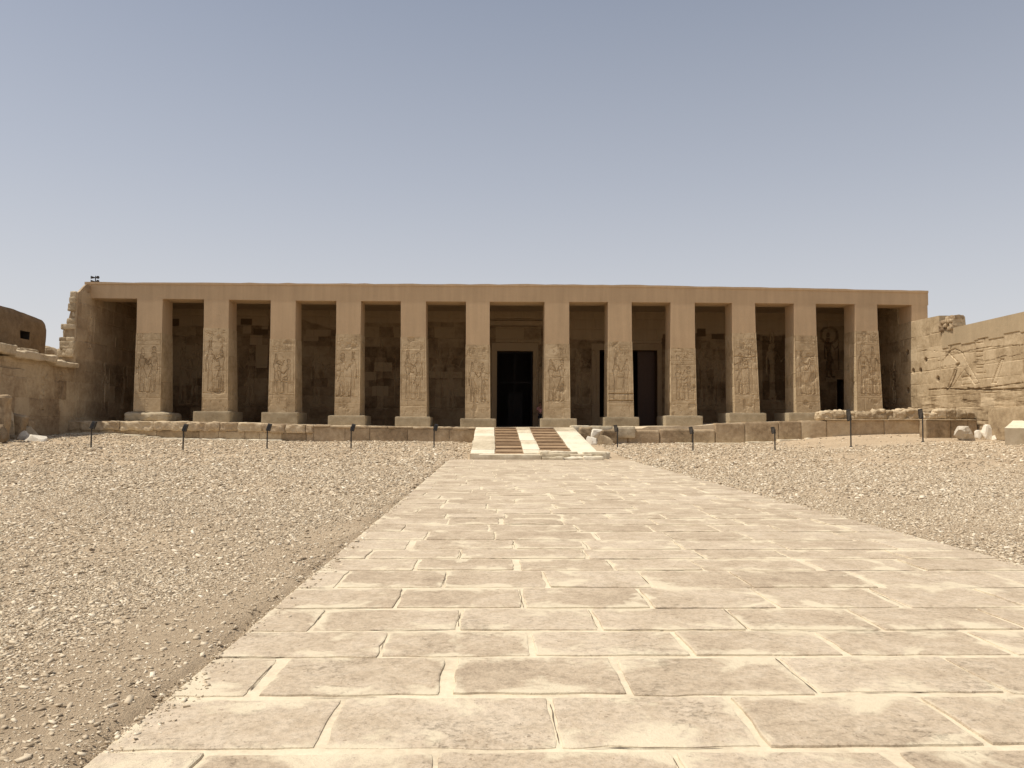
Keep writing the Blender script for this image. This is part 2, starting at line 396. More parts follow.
# ================================================================== PATH
def make_path():
    rs = np.random.RandomState(11)
    x0, x1, y1 = -1.87, 6.12, 34.35
    base = MB()
    # mortar bed with a worn, slightly uneven outline
    yy = np.arange(-3, y1 + 0.01, 0.12)
    xx = np.arange(x0, x1 + 0.001, 0.19)
    XX, YY = np.meshgrid(xx, yy, indexing='ij')
    edge = 0.03 * fbm(YY * 1.2, 0 * YY, 3, 3, 2)
    XX = XX + np.where(XX < x0 + .01, edge, 0) + np.where(XX > x1 - .2, 0.06 * fbm(YY * 0.9, 9, 1, 3, 3), 0)
    ZZ = 0.004 * fbm(XX * 3, YY * 3, 0, 3, 6)
    base.grid(np.stack([XX, YY, ZZ], -1))
    # side skirts
    for i in (0, -1):
        top = np.stack([XX[i], YY[i], ZZ[i]], -1); bot = top.copy(); bot[:, 2] = -0.2
        base.grid(np.stack([top, bot], 0))
    top = np.stack([XX[:, -1], YY[:, -1], ZZ[:, -1]], -1); bot = top.copy(); bot[:, 2] = -0.2
    base.grid(np.stack([top, bot], 0))
    pth = base.build('path', M_mortar, origin=(0, 0, 0), smooth=False); tag(pth, kind='structure')
    rows = [-3.0, -2.2, -1.4, -.7, 0.05, .8, 1.55, 2.3, 3.08, 3.83, 4.57, 5.33, 5.99, 6.72, 7.55, 8.44]
    while rows[-1] < y1 - 0.9: rows.append(rows[-1] + rs.uniform(0.68, 0.92))
    rows[-1] = y1 - 0.02
    slabs = MB(); cracks = MB()
    for k in range(len(rows) - 1):
        ya, yb = rows[k], rows[k + 1]
        off = 0.31 if k % 2 else -0.25
        if 2 < ya < 7: js = [off + 1.11 * i for i in range(-3, 7)]
        else:
            off += rs.uniform(-.25, .25); js = []; x = off - 3.5
            while x < 8: js.append(x); x += rs.uniform(0.8, 1.5)
        js = [j + rs.uniform(-.05, .05) for j in js]
        js = [x0 - 0.02] + [j for j in js if x0 + 0.3 < j < x1 - 0.3] + [x1 + .02]
        for i in range(len(js) - 1):
            a, b = js[i], js[i + 1]
            gx = rs.uniform(0.006, 0.02, 2); gy = rs.uniform(0.010, 0.045, 2)
            if rs.rand() < .12: gx[1] += .05
            if i == 0: gx[0] = 0.02
            if i == len(js) - 2: gx[1] = 0.02
            xa, xb, yA, yB = a + gx[0], b - gx[1], ya + gy[0], yb - gy[1]
            seg = 0.05 if ya < 14 else 0.15
            out = []
            nx_, ny_ = max(3, int((xb - xa) / seg)), max(3, int((yB - yA) / seg))
            for t in range(nx_): out.append((xa + (xb - xa) * t / nx_, yA))
            for t in range(ny_): out.append((xb, yA + (yB - yA) * t / ny_))
            for t in range(nx_): out.append((xb - (xb - xa) * t / nx_, yB))
            for t in range(ny_): out.append((xa, yB - (yB - yA) * t / ny_))
            O = np.array(out); c = np.array([(xa + xb) / 2, (yA + yB) / 2]); h = np.array([(xb - xa) / 2, (yB - yA) / 2])
            # round the corners and nibble the edge
            q = np.clip(O - c, -(h - .018), h - .018); d = O - c - q; L = np.linalg.norm(d, axis=1, keepdims=True) + 1e-9
            O = c + q + d / L * 0.018
            sd = rs.randint(1000)
            nb = 0.018 * fbm(O[:, 0] * 5, O[:, 1] * 5, sd, 3, sd) + 0.03 * np.clip(fbm(O[:, 0] * 1.6, O[:, 1] * 1.6, sd, 3, sd + 1) - 0.05, 0, 1)
            O = O - (d / L) * nb[:, None]
            zt = 0.007 + rs.uniform(0, 0.009); tl = rs.normal(0, 0.003, 2)
            rings = []
            ed = []
            for ins, z_, e in ((0.0, -0.004, 0.0), (0.004, zt * .75, 0.0), (0.014, zt, 0.08), (0.07, zt, 0.45), (0.16, zt, 0.85)):
                dirn = (c - O) / (h * 1.0)
                dirn = np.clip(dirn, -1, 1)
                P = O + np.clip(dirn * 1.0, -1, 1) * ins * np.array([1, 1])
                z = z_ + (tl[0] * (P[:, 0] - c[0]) + tl[1] * (P[:, 1] - c[1])) * (1 if z_ > 0 else 0)
                rings.append(np.column_stack([P, z])); ed.append(np.full(len(P), e))
            n = len(O)
            V = np.concatenate(rings + [np.array([[c[0], c[1], zt]])]); E = np.minimum(1, np.minimum(np.minimum(V[:, 1] - yA, yB - V[:, 1]) / .30, np.minimum(V[:, 0] - xa, xb - V[:, 0]) / .13)).clip(0, 1)
            Fc = []
            for r_ in range(4):
                for t in range(n):
                    u = (t + 1) % n; Fc.append((r_ * n + t, r_ * n + u, (r_ + 1) * n + u, (r_ + 1) * n + t))
            for t in range(n): Fc.append((4 * n + t, 4 * n + (t + 1) % n, 5 * n))
            slabs.add(V, Fc, tone=rs.uniform(0.25, 0.8), rest=E)
            # hairline cracks, filled with dirt, along some joints
            def strip(pts, wd):
                pts = np.array(pts)
                d = np.gradient(pts, axis=0); nrm = np.column_stack([-d[:, 1], d[:, 0]]); nrm /= np.linalg.norm(nrm, axis=1, keepdims=True)
                ww = wd * (0.35 + 0.65 * np.abs(fbm(pts[:, 0] * 7, pts[:, 1] * 7, sd, 2, 3)) * 2)
                ww[0] = ww[-1] = 0.0008
                A = pts + nrm * ww[:, None]; B = pts - nrm * ww[:, None]
                z = np.full(len(pts), 0.0065)
                V = np.concatenate([np.column_stack([A, z]), np.column_stack([B, z])]); m = len(pts)
                cracks.add(V, [(t, t + 1, m + t + 1, m + t) for t in range(m - 1)])
            if rs.rand() < 0.45 and i < len(js) - 2:
                t = np.arange(ya + rs.uniform(0, .2), yb - rs.uniform(0, .2), 0.03)
                if len(t) > 4: strip(np.column_stack([b - gx[1] * rs.choice([0.2, 1.0]) + 0.010 * fbm(t * 6, 0 * t, sd, 3, sd), t]), 0.0035)
            if rs.rand() < 0.5:
                l = rs.uniform(0.3, 1.0) * (b - a); s = a + rs.uniform(0, (b - a) - l)
                t = np.arange(s, s + l, 0.03)
                if len(t) > 4: strip(np.column_stack([t, ya + rs.choice([0.15, 1.0]) * gy[0] + 0.016 * fbm(t * 4, 0 * t, sd + 3, 3, sd)]), 0.005)
    s = slabs.build('path_slabs', M_slab, parent=None, origin=(0, 0, 0)); s.parent = pth
    c = cracks.build('path_cracks', M_crack, parent=None, origin=(0, 0, 0)); c.parent = pth
make_path()

# ================================================================== heightfield drawing
def seg_dist(U, V, a, b):
    a = np.array(a, float); b = np.array(b, float); d = b - a; L = (d @ d) + 1e-12
    t = np.clip(((U - a[0]) * d[0] + (V - a[1]) * d[1]) / L, 0, 1)
    return np.hypot(U - a[0] - t * d[0], V - a[1] - t * d[1])
def line_dist(U, V, pts):
    D = np.full(U.shape, 1e9)
    for a, b in zip(pts[:-1], pts[1:]): D = np.minimum(D, seg_dist(U, V, a, b))
    return D
def poly_sd(U, V, pts):
    D = line_dist(U, V, list(pts) + [pts[0]])
    ins = np.zeros(U.shape, bool); n = len(pts)
    for i in range(n):
        x1, y1 = pts[i]; x2, y2 = pts[(i + 1) % n]
        c = ((y1 > V) != (y2 > V)) & (U < (x2 - x1) * (V - y1) / ((y2 - y1) + 1e-12) + x1)
        ins ^= c
    return np.where(ins, -D, D)
def figure_sd(U, V, x, y, H, flip=1, kind=0):
    """signed distance of a striding profile figure, feet at (x,y), height H"""
    def T(px, py): return (x + flip * (px - 0.5) * H * 0.36, y + py * H)
    D = np.full(U.shape, 1e9)
    def cap(pts, r):
        nonlocal D
        D = np.minimum(D, line_dist(U, V, [T(*p) for p in pts]) - r * H)
    def pol(pts):
        nonlocal D
        D = np.minimum(D, poly_sd(U, V, [T(*p) for p in pts]))
    lg = .04 if kind == 2 else 0
    if kind == 3:      # seated on a block throne
        cap([(.40, .30), (.78, .34)], .045); cap([(.78, .34), (.76, .05)], .028); cap([(.76, .03), (1.0, .02)], .016)
        pol([(.05, .02), (.52, .02), (.52, .26), (.05, .26)]); cap([(.08, .26), (.08, .40)], .02)
        pol([(.30, .62), (.62, .62), (.56, .30), (.34, .30)]); hx, hy = .47, .74
        cap([(.47, .62), (.47, .68)], .02); cap([(.47, .72), (.50, .72)], .042); cap([(.38, .74), (.38, .64)], .024)
        cap([(.60, .60), (.82, .50), (1.02, .56)], .016); cap([(1.02, .72), (1.0, .30)], .008); cap([(.36, .60), (.52, .46), (.80, .42)], .015)
        cap([(.47, .83), (.47, .832)], .05)
        return D
    cap([(.44, .42), (.38 + lg, .05)], .026); cap([(.37 + lg, .03), (.55 + lg, .018)], .014)
    cap([(.56, .42), (.66 - lg * 2, .05)], .026); cap([(.65 - lg * 2, .03), (.86 - lg * 2, .018)], .014)
    if kind == 2: pol([(.40, .60), (.60, .60), (.64, .06), (.40, .06)])
    else: pol([(.39, .58), (.61, .58), (.84, .34), (.62, .36), (.36, .39)])
    pol([(.28, .80), (.72, .80), (.61, .58), (.39, .58)])
    cap([(.50, .80), (.50, .86)], .02); cap([(.51, .885), (.545, .88)], .034); cap([(.42, .89), (.40, .80)], .024)
    if kind == 0: pol([(.40, .91), (.62, .91), (.56, 1.0), (.50, 1.06), (.40, 1.05)])
    elif kind == 1: cap([(.5, .985), (.5, .986)], .048); cap([(.36, .93), (.40, .99)], .008)
    else: cap([(.45, .93), (.42, 1.08)], .012); cap([(.55, .93), (.54, 1.09)], .012)
    if H > 0 and int(x * 37) % 2: cap([(.70, .78), (.90, .64), (1.12, .72)], .014); cap([(.30, .78), (.24, .60), (.27, .44)], .014)
    else: cap([(.70, .78), (.92, .74), (1.08, .88)], .014); cap([(.30, .78), (.46, .62), (.84, .60)], .013)
    if kind != 0: cap([(1.14, .96), (1.10, .06)], .006)
    return D
def sunk(D, depth, wd=0.03):
    """sunk relief: groove just inside the outline, soft bulge within"""
    g = np.clip(1 - np.abs(D + wd * .5) / (wd * .6), 0, 1)
    inner = np.where(D < -wd, 0.35 * (1 - np.exp((D + wd) / 0.08)), 0)
    return -depth * g - depth * 0.45 * (D < 0) * (1 - inner)
def groove(D, w, depth): return -depth * np.clip(1 - D / w, 0, 1)
def glyphs(U, V, x0, x1, y0, y1, rs, depth=0.03, n=6):
    h = np.zeros(U.shape)
    for i in range(n):
        cx, cy = rs.uniform(x0, x1), rs.uniform(y0, y1); s = rs.uniform(.07, .16); k = rs.randint(5)
        if k == 0: D = np.abs(np.hypot(U - cx, V - cy) - s * .7); h = np.minimum(h, groove(D, .022, depth))
        elif k == 1: h = np.minimum(h, groove(seg_dist(U, V, (cx - s, cy), (cx + s, cy)), .022, depth))
        elif k == 2: h = np.minimum(h, groove(line_dist(U, V, [(cx - s, cy + s), (cx - s * .2, cy), (cx + s, cy + s * .3), (cx, cy - s)]), .022, depth))
        elif k == 3: h = np.minimum(h, groove(np.abs(poly_sd(U, V, [(cx - s * .5, cy - s), (cx + s * .5, cy - s), (cx + s * .5, cy + s), (cx - s * .5, cy + s)])), .022, depth))
        else: h = np.minimum(h, groove(line_dist(U, V, [(cx, cy - s), (cx, cy + s), (cx + s * .7, cy + s * .4)]), .022, depth))
    return h
def ashlar(U, V, u0, u1, rows, rs, bw=(0.8, 1.6), gw=0.025, gd=0.03, wob=0.03, hole=0.0, seed=0):
    """block joints + per-block tone"""
    Uw = U + wob * fbm(U * 1.5, V * 1.5, 0, 3, seed); Vw = V + wob * fbm(U * 1.1, V * 1.5, 5, 3, seed + 1)
    h = np.zeros(U.shape); tone = np.full(U.shape, 0.5)
    for a, b in zip(rows[:-1], rows[1:]):
        m = (Vw >= a) & (Vw < b)
        h = np.minimum(h, groove(np.abs(Vw - a), gw, gd * rs.uniform(.3, 1)))
        x = u0 - rs.uniform(0, bw[1])
        while x < u1:
            x2 = x + rs.uniform(*bw)
            mm = m & (Uw >= x) & (Uw < x2)
            tone[mm] = np.clip(rs.normal(0.5, 0.2), 0, 1)
            h[mm] += rs.uniform(-.012, .012)
            h = np.where(m, np.minimum(h, groove(np.abs(Uw - x2), gw, gd * rs.uniform(.3, 1))), h)
            x = x2
    return h, tone

# ================================================================== TERRACE
edge_px = [(-60, 420), (25, 420.3), (110, 421), (180, 421.5), (240, 422.5), (330, 425.3), (400, 426.5), (475, 427.5), (600, 427), (700, 425.6), (735, 423), (780, 421.5), (830, 420.6), (900, 420.3), (1010, 420)]
EP = [at(x, y, 47.0) for x, y in edge_px]
EX = np.array([p.x for p in EP]); EZ = np.array([p.z for p in EP])
def zt(X): return np.interp(X, EX, EZ)

terr = empty('stone_terrace', (1, 47, 0.3), 'low stone terrace carrying the temple portico, fronted by a worn block retaining wall', 'terrace')
RX0, RX1 = -1.0, 5.0
def make_terrace():
    rs = np.random.RandomState(21)
    fl = MB()
    X = np.arange(-27.2, 28.2, 0.4); Y = np.array([47.02, 47.15, 47.5, 48, 49, 50.5, 52, 54, 57.2, 60])
    XX, YY = np.meshgrid(X, Y, indexing='ij')
    notch = ((XX > 5.4) & (XX < 9.5))
    ZZ = zt(XX) + 0.02 * fbm(XX, YY, 0, 3, 3) * (YY < 52) - np.where(notch & (YY < 47.8), 0.12, 0)
    fl.grid(np.stack([XX, YY, ZZ], -1))
    sk = np.stack([np.stack([XX[:, 0], YY[:, 0], ZZ[:, 0]], -1), np.stack([XX[:, 0], YY[:, 0], ZZ[:, 0] * 0 - .3], -1)], 0)
    fl.grid(sk)
    fl.build('paving', M_floor, terr, smooth=False)
    wl = MB(); cap = MB(); ft = MB(); wr = MB(); capr = MB(); ftr = MB()
    def course(mb_, x0, x1, zf0, zf1, bw, yf, dep, r, amp, seed, gap=0.012, top=0.0, tone=(0.3, 0.7)):
        x = x0
        while x < x1 - 0.25:
            b = min(x1, x + rs.uniform(*bw))
            if x1 - b < 0.3: b = x1
            c = (x + b) / 2; z0, z1 = zf0(c), zf1(c)
            if z1 - z0 > .04:
                mb_.rough((c, yf + dep / 2 + rs.uniform(-.025, .025), (z0 + z1) / 2), (b - x - gap, dep, z1 - z0 - 0.006), cell=0.11, r=r, amp=amp, seed=rs.randint(9999), tone=rs.uniform(*tone), top=top, freq=3)
            x = b
    g0 = lambda x: float(gz(x, 46.8)) - 0.12
    # left of the ramp: cap course over a lower course
    zmid = lambda x: zt(x) - 0.55
    course(wl, -27.2, -10.8, g0, zmid, (0.8, 1.7), 46.95, 0.5, .03, .018, 1)
    course(cap, -27.2, -10.8, zmid, lambda x: zt(x) + 0.015, (0.9, 2.4), 46.84, 0.75, .06, .10, 2, tone=(.4, .9), top=.07)
    course(wl, -10.8, RX0 - 0.02, g0, lambda x: zt(x) - 0.13, (1.3, 2.7), 46.93, 0.5, .025, .015, 3, tone=(.35, .55))
    course(cap, -10.8, RX0 - 0.02, lambda x: zt(x) - 0.13, lambda x: zt(x) + 0.02, (1.0, 2.6), 46.86, 0.75, .04, .055, 4, tone=(.4, .9), top=.03)
    # right of the ramp: broken start, then large rounded blocks
    course(wr, 8.3, 13.7, g0, lambda x: zt(x) - 0.16 - 0.1 * abs(math.sin(x * 1.1)), (1.6, 3.0), 46.85, 0.8, .10, .03, 5, tone=(.35, .6))
    course(wr, 13.7, 27.1, g0, lambda x: zt(x) + 0.01, (1.2, 2.3), 46.85, 0.7, .045, .02, 6, tone=(.4, .7))
    course(capr, 20.5, 27.1, lambda x: zt(x) + .0, lambda x: zt(x) + 0.09, (2.5, 4.0), 46.72, 0.7, .02, .015, 7, tone=(.6, .8))
    # footing with a thin sunlit top
    fz = lambda x: float(gz(x, 46.5)) + 0.075
    course(ft, -25.4, -12.6, lambda x: fz(x) - .3, fz, (0.7, 1.8), 46.45, 0.55, .03, .05, 8, tone=(.5, .9))
    course(ftr, 11.3, 19.5, lambda x: fz(x) - .3, lambda x: fz(x) - .03, (1.2, 2.5), 46.3, 0.65, .03, .03, 9, tone=(.4, .7))
    wl.build('retaining_wall', M_terr, terr); cap.build('edge_blocks', M_terr, terr); ft.build('footing', M_pale, terr)
    wr.build('retaining_wall', M_terr, terr); capr.build('edge_blocks', M_terr, terr); ftr.build('footing', M_pale, terr)
make_terrace()

# rubble lip on the right end of the terrace
def rubble_lip():
    rs = np.random.RandomState(5)
    mb = MB()
    xa, xb = at(821, 415, 46.9).x, at(990, 415, 46.9).x
    x = xa
    tops = [(821, 418), (826, 411.5), (835, 409.5), (850, 410.5), (866, 411), (880, 409.5), (900, 409), (925, 408), (945, 411), (960, 408.5), (975, 407), (990, 408)]
    tx = [at(a, b, 46.9).x for a, b in tops]; tz = [at(a, b, 46.9).z for a, b in tops]
    while x < xb - .1:
        b = min(xb, x + rs.uniform(.55, 1.5)); c = (x + b) / 2
        z1 = np.interp(c, tx, tz) + rs.uniform(-.05, .05); z0 = zt(c) + 0.07
        mb.rough((c, 47.35 + rs.uniform(-.08, .08), (z0 + z1) / 2), (b - x + .12, 0.95, z1 - z0 + .1), cell=.07, r=.16, amp=.16, freq=2.6, seed=rs.randint(9999), tone=rs.uniform(.35, .75), top=.18)
        x = b
    for i in range(26):
        c = rs.uniform(xa + .3, xb - .3); s = rs.uniform(.12, .36)
        mb.rough((c, 47.1 + rs.uniform(-.1, .5), np.interp(c, tx, tz) - s * .35), (s * 1.5, s, s * .8), cell=.07, r=.1, amp=.07, freq=4, seed=rs.randint(9999), rot=(rs.uniform(-.4, .4), rs.uniform(-.3, .3), rs.uniform(0, 3)), tone=rs.uniform(.5, 1))
    tag(mb.build('rubble_wall', M_rub), 'low crumbling rubble wall lying along the right end of the terrace', 'wall')
rubble_lip()
def stub_wall():
    rs = np.random.RandomState(15); Y0 = 42.3
    xa, xb = at(926, 425, Y0).x, min(at(990, 425, Y0).x, 27.1)
    e = empty('low_wall', ((xa + xb) / 2, Y0 + .4, float(gz(25.5, Y0))), 'short brown low wall with a crumbling pale top just before the golden wing wall', 'wall')
    mb = MB(); x = xa
    ztop = at(950, 420.5, Y0).z
    while x < xb - .1:
        b = min(xb, x + rs.uniform(.9, 1.5)); z0 = float(gz(x, Y0)) - .15
        mb.rough(((x + b) / 2, Y0 + .35, (z0 + ztop) / 2), (b - x - .01, .7, ztop - z0), cell=.1, r=.04, amp=.03, seed=rs.randint(999), tone=rs.uniform(.3, .5)); x = b
    mb.build('courses', M_terr, e)
    mb = MB(); mb.rough(((xa + xb) / 2, Y0 + .33, ztop + .035), (xb - xa, .8, .07), cell=.1, r=.02, amp=.02, seed=3, tone=.7)
    x = xa
    while x < xb - .1:
        b = min(xb, x + rs.uniform(.35, .9)); h_ = rs.uniform(.42, .68)
        mb.rough(((x + b) / 2, Y0 + .42, ztop + .06 + h_ / 2), (b - x + .1, .6, h_), cell=.06, r=.13, amp=.14, freq=2.8, seed=rs.randint(9999), tone=rs.uniform(.35, .8), top=.14); x = b
    mb.build('crumbling_top', M_rub, e)
stub_wall()

# ================================================================== TEMPLE
YF = 49.0
temple = empty('temple', (1.3, 50, 1.4), 'long flat roofed sandstone temple with a portico of twelve square carved pillars', 'temple')

def strip_prism(mb, stations_bot, stations_top, y0, y1, **k):
    """beam: arrays of (x,z) bottom & top at common x"""
    xs_ = np.array(sorted(set([round(p[0], 3) for p in stations_bot] + [round(p[0], 3) for p in stations_top])))
    zb = np.interp(xs_, [p[0] for p in stations_bot], [p[1] for p in stations_bot])
    z1 = np.interp(xs_, [p[0] for p in stations_top], [p[1] for p in stations_top])
    n = len(xs_)
    ring = [np.column_stack([xs_, np.full(n, y), z]) for y, z in ((y0, zb), (y0, z1), (y1, z1), (y1, zb), (y0, zb))]
    mb.grid(np.stack(ring, 0), flip=False, **k)
    for i in (0, -1): mb.add([ring[j][i] for j in range(4)], [(0, 1, 2, 3)], **k)

top_px = [(85, 282.2), (280, 283.2), (440, 284.2), (560, 284.4), (640, 285.2), (780, 287.8), (928, 291)]
bot_px = [(85, 298), (200, 299.2), (300, 300.6), (480, 301.6), (620, 302), (720, 302.8), (850, 304), (928, 305.2)]
TP = [(lambda p: (p.x, p.z))(at(x, y, YF)) for x, y in top_px]
BP = [(lambda p: (p.x, p.z))(at(x, y, YF)) for x, y in bot_px]
def zlint(X): return float(np.interp(X, [p[0] for p in BP], [p[1] for p in BP]))
def zroof(X): return float(np.interp(X, [p[0] for p in TP], [p[1] for p in TP]))
XL, XR = -25.4, 27.2

def make_roof():
    mb = MB()
    strip_prism(mb, BP, [(x, z - 0.13) for x, z in TP], YF, YF + 1.55, rest=1.0)
    mb.build('lintel', M_rest, temple)
    mb = MB()
    jr = np.random.RandomState(8); TJ = [(x, zroof(x) + jr.uniform(-.022, .022)) for x in np.linspace(TP[0][0], TP[-1][0], 90)]
    strip_prism(mb, [(x, z - 0.128) for x, z in TP], TJ, YF - 0.05, YF + 1.6, rest=1.0)
    mb.build('cornice', M_rest, temple)
    mb = MB()
    strip_prism(mb, [(x, z + 0.55) for x, z in BP], [(x, z - 0.02) for x, z in TP], YF + 1.61, 72, rest=1.0, tone=.3)
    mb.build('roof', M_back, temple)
    # pier between side wall top and lintel, right corner
    p = at(927.5, 300, YF).x
    mb = MB(); z0 = at(915, 322, YF).z - .35
    mb.box(XR + 0.03, p, YF + 0.01, YF + 1.55, z0, zlint(27) + .01, rest=1.0)
    mb.build('corner_pier', M_rest, temple)
make_roof()

pill = [  # upper l/r px, lower l/r px, relief y, base l/r px, base top y
 (137.1, 162.6, 133.2, 160.2, 332.9, 122.8, 166.6, 411.3), (204, 228.8, 201.5, 227.7, 328, 192.8, 229.5, 411.3),
 (270.8, 295.7, 267.8, 294.8, 339, 261, 297.5, 412.2), (336.4, 361, 334.3, 359.6, 334, 327.7, 365, 415.5),
 (400.8, 425.8, 399.9, 426.7, 337, 394.8, 430, 416.7), (466, 489.7, 465, 490.3, 344.7, 460, 496, 418.5),
 (544.6, 569.2, 544.2, 570.5, 343.8, 541, 577, 418.2), (608, 631.6, 608.4, 634, 341.6, 604.6, 639.4, 417),
 (670.6, 694.7, 671.4, 697, 348, 665.5, 703, 415.7), (732, 754.9, 735.2, 760, 333, 729.5, 766.5, 412.9),
 (793.8, 815.7, 796.6, 820.6, 335.6, 789, 827, 412.7), (854.7, 877, 857.4, 883, 331, 849, 890, 411.5)]
def make_pillar(k, P):
    ul, ur, bl, br, ry, sl_, sr, bt = P
    rs = np.random.RandomState(100 + k)
    cpx = (ul + ur) / 2
    ux0, ux1 = at(ul, 300, YF).x, at(ur, 300, YF).x
    zr = at(cpx, ry, YF).z
    YB = YF - 0.22
    bx0, bx1 = at(bl, bt, YB).x, at(br, bt, YB).x
    zb = at(cpx, bt, YF - .5).z
    zl = zlint((ux0 + ux1) / 2) + 0.012
    # interpolate the upper shaft down to the relief line along the overall batter
    f = (zl - zr) / (zl - zb)
    tx0, tx1 = ux0 + (bx0 - ux0) * f * .85, ux1 + (bx1 - ux1) * f * .85
    tY = YF - 0.22 * f * .6
    # upper shaft (restored, smooth)
    mb = MB()
    ub = [(tx0 + .015, tY + .02, zr - .01), (tx1 - .015, tY + .02, zr - .01), (tx1 - .015, YF + 1.56, zr - .01), (tx0 + .015, YF + 1.56, zr - .01)]
    ut = [(ux0, YF + .003, zl), (ux1, YF + .003, zl), (ux1, YF + 1.53, zl), (ux0, YF + 1.53, zl)]
    mb.hexa(ub + ut, rest=1.0)
    pil = mb.build('pillar', M_rest, temple)
    # carved lower shaft: displaced faces
    mb = MB()
    W = bx1 - bx0; H = zr - zb
    res = 0.022
    def face(c00, c10, c01, c11, carve, nrm, wdt):
        nu, nv = int(wdt / res) + 1, int(H / res) + 1
        s, t = np.meshgrid(np.linspace(0, 1, nu), np.linspace(0, 1, nv), indexing='ij')
        c00, c10, c01, c11 = map(np.array, (c00, c10, c01, c11))
        P3 = c00 * ((1 - s) * (1 - t))[..., None] + c10 * (s * (1 - t))[..., None] + c01 * ((1 - s) * t)[..., None] + c11 * (s * t)[..., None]
        U, V = s * wdt, t * H
        rows = [-.1]; 
        while rows[-1] < H: rows.append(rows[-1] + rs.uniform(.75, 1.15))
        h, tone = ashlar(U, V, 0, wdt, rows, rs, (1.2, 2.4), gw=.03, gd=.03, seed=k * 7 + 1)
        tone = 0.56 + (tone - .5) * 0.25
        if carve:
            fh = H * rs.uniform(.56, .62); fy = H * rs.uniform(.20, .25)
            kk = [(0, 1), (2, 0), (0, 3), (1, 2), (2, 1), (0, 0)][k % 6]; fl = [(1, -1), (1, -1), (1, -1), (-1, -1), (1, -1), (1, 1)][k % 6]; sz = rs.uniform(.86, .98, 2)
            D = np.minimum(figure_sd(U, V, wdt * rs.uniform(.25, .31), fy, fh * sz[0], fl[0], kk[0]), figure_sd(U, V, wdt * rs.uniform(.68, .76), fy, fh * sz[1], fl[1], kk[1]))
            wear = ss(fbm(U * 1.3, V * 1.3, k + 9, 4, k + 21), -.45, .15)
            pl = groove(np.abs(((U * 1.0 + V * .35) % .11) - .055), .018, .02) * (D < -.02) * (V < fy + fh * .55)
            ob = np.minimum(groove(np.abs(V - (fy + fh * rs.uniform(.2, .3))), .015, .03) * (np.abs(U - wdt * .5) < .16), groove(np.abs(poly_sd(U, V, [(wdt * .44, fy), (wdt * .56, fy), (wdt * .54, fy + fh * .3), (wdt * .46, fy + fh * .3)])), .016, .03))
            h = h + (sunk(D, 0.042) + pl + ob) * (.62 + .38 * wear)
            h = np.minimum(h, groove(np.abs(V - fy + .03), .03, .04) * (np.abs(U - wdt / 2) < wdt * .46))
            h = np.minimum(h, groove(np.abs(U - .09), .02, .025) * (V > fy)); h = np.minimum(h, groove(np.abs(U - wdt + .09), .02, .025) * (V > fy))
            g_ = glyphs(U, V, .2, wdt - .2, fy + fh * 1.04, H - .15, rs, .035, 26) * (.3 + .7 * wear)
            g_ = np.minimum(g_, glyphs(U, V, wdt * .42, wdt * .58, fy + fh * .1, fy + fh * .95, rs, .03, 10) * wear)
            h = np.minimum(h, g_)
            h = np.minimum(h, glyphs(U, V, .15, wdt - .15, .2, fy - .25, rs, .03, 5))
            h = np.minimum(h, groove(np.abs(V - (fy + fh * 1.0)), .025, .03) * (U > .1) * (U < wdt - .1))
            if k == 7:
                for vv in (at(cpx, 393.5, YB).z - zb, at(cpx, 400.5, YB).z - zb): h = np.minimum(h, groove(np.abs(V - vv), .06, .12))
            if k == 9: h = np.minimum(h, groove(np.abs(V - (at(cpx, 356.6, YB).z - zb) - .04 * np.sin(U * 5)), .05, .09))
        er = fbm(U * 1.6, V * 1.6, k, 4, k + 50)
        h = h + 0.007 * fbm(U * 5, V * 5, k, 4, k + 60) - 0.03 * ss(er, .3, .6)
        # damaged patches
        tone = tone + 0.12 * er - 0.14 * ss(er, .2, .5)
        wnd = ss(np.minimum(np.minimum(s, 1 - s) * wdt, np.minimum(t, 1 - t) * H), 0, .04)
        chip = np.clip(fbm(V * 2.2, s * 0, k + 3, 3, k) - .25, 0, 1) * .25
        P3 = P3 + np.array(nrm) * (h * wnd)[..., None]
        mb.grid(P3, tone=np.clip(tone, 0, 1))
    YT = tY - 0.0; yb2 = YF + 1.62; yt2 = YF + 1.57
    F00, F10, F01, F11 = (bx0, YB, zb - .02), (bx1, YB, zb - .02), (tx0, YT, zr), (tx1, YT, zr)
    K00, K10, K01, K11 = (bx0 - .02, yb2, zb - .02), (bx1 + .02, yb2, zb - .02), (tx0, yt2, zr), (tx1, yt2, zr)
    face(F00, F10, F01, F11, True, (0, -1, 0), W)
    face(K00, F00, K01, F01, False, (-1, 0, 0), yb2 - YB)
    face(F10, K10, F11, K11, False, (1, 0, 0), yb2 - YB)
    mb.add([K10, K00, K01, K11], [(0, 1, 2, 3)]); mb.add([F01, F11, K11, K01], [(0, 1, 2, 3)], tone=.6)
    mb.build('carved_shaft', M_orig, pil)
    # base block
    mb = MB()
    YS = YF - .62
    x0, x1 = at(sl_, bt, YS).x, at(sr, bt, YS).x
    z0 = zt((x0 + x1) / 2) - .05
    if k == 0:
        mb.rough(((x0 + x1) / 2, (YS + YF + 2.0) / 2, (z0 + zb) / 2), (x1 - x0, YF + 2.0 - YS, zb - z0), cell=.08, r=.22, amp=.09, seed=3, top=.12, tone=.8)
    else:
        mb.rough(((x0 + x1) / 2, (YS + YF + 2.0) / 2, (z0 + zb) / 2), (x1 - x0, YF + 2.0 - YS, zb - z0), cell=.12, r=.045, amp=.02, seed=k, tone=rs.uniform(.4, .65))
    mb.build('base', M_base, pil)
for k, P in enumerate(pill): make_pillar(k, P)

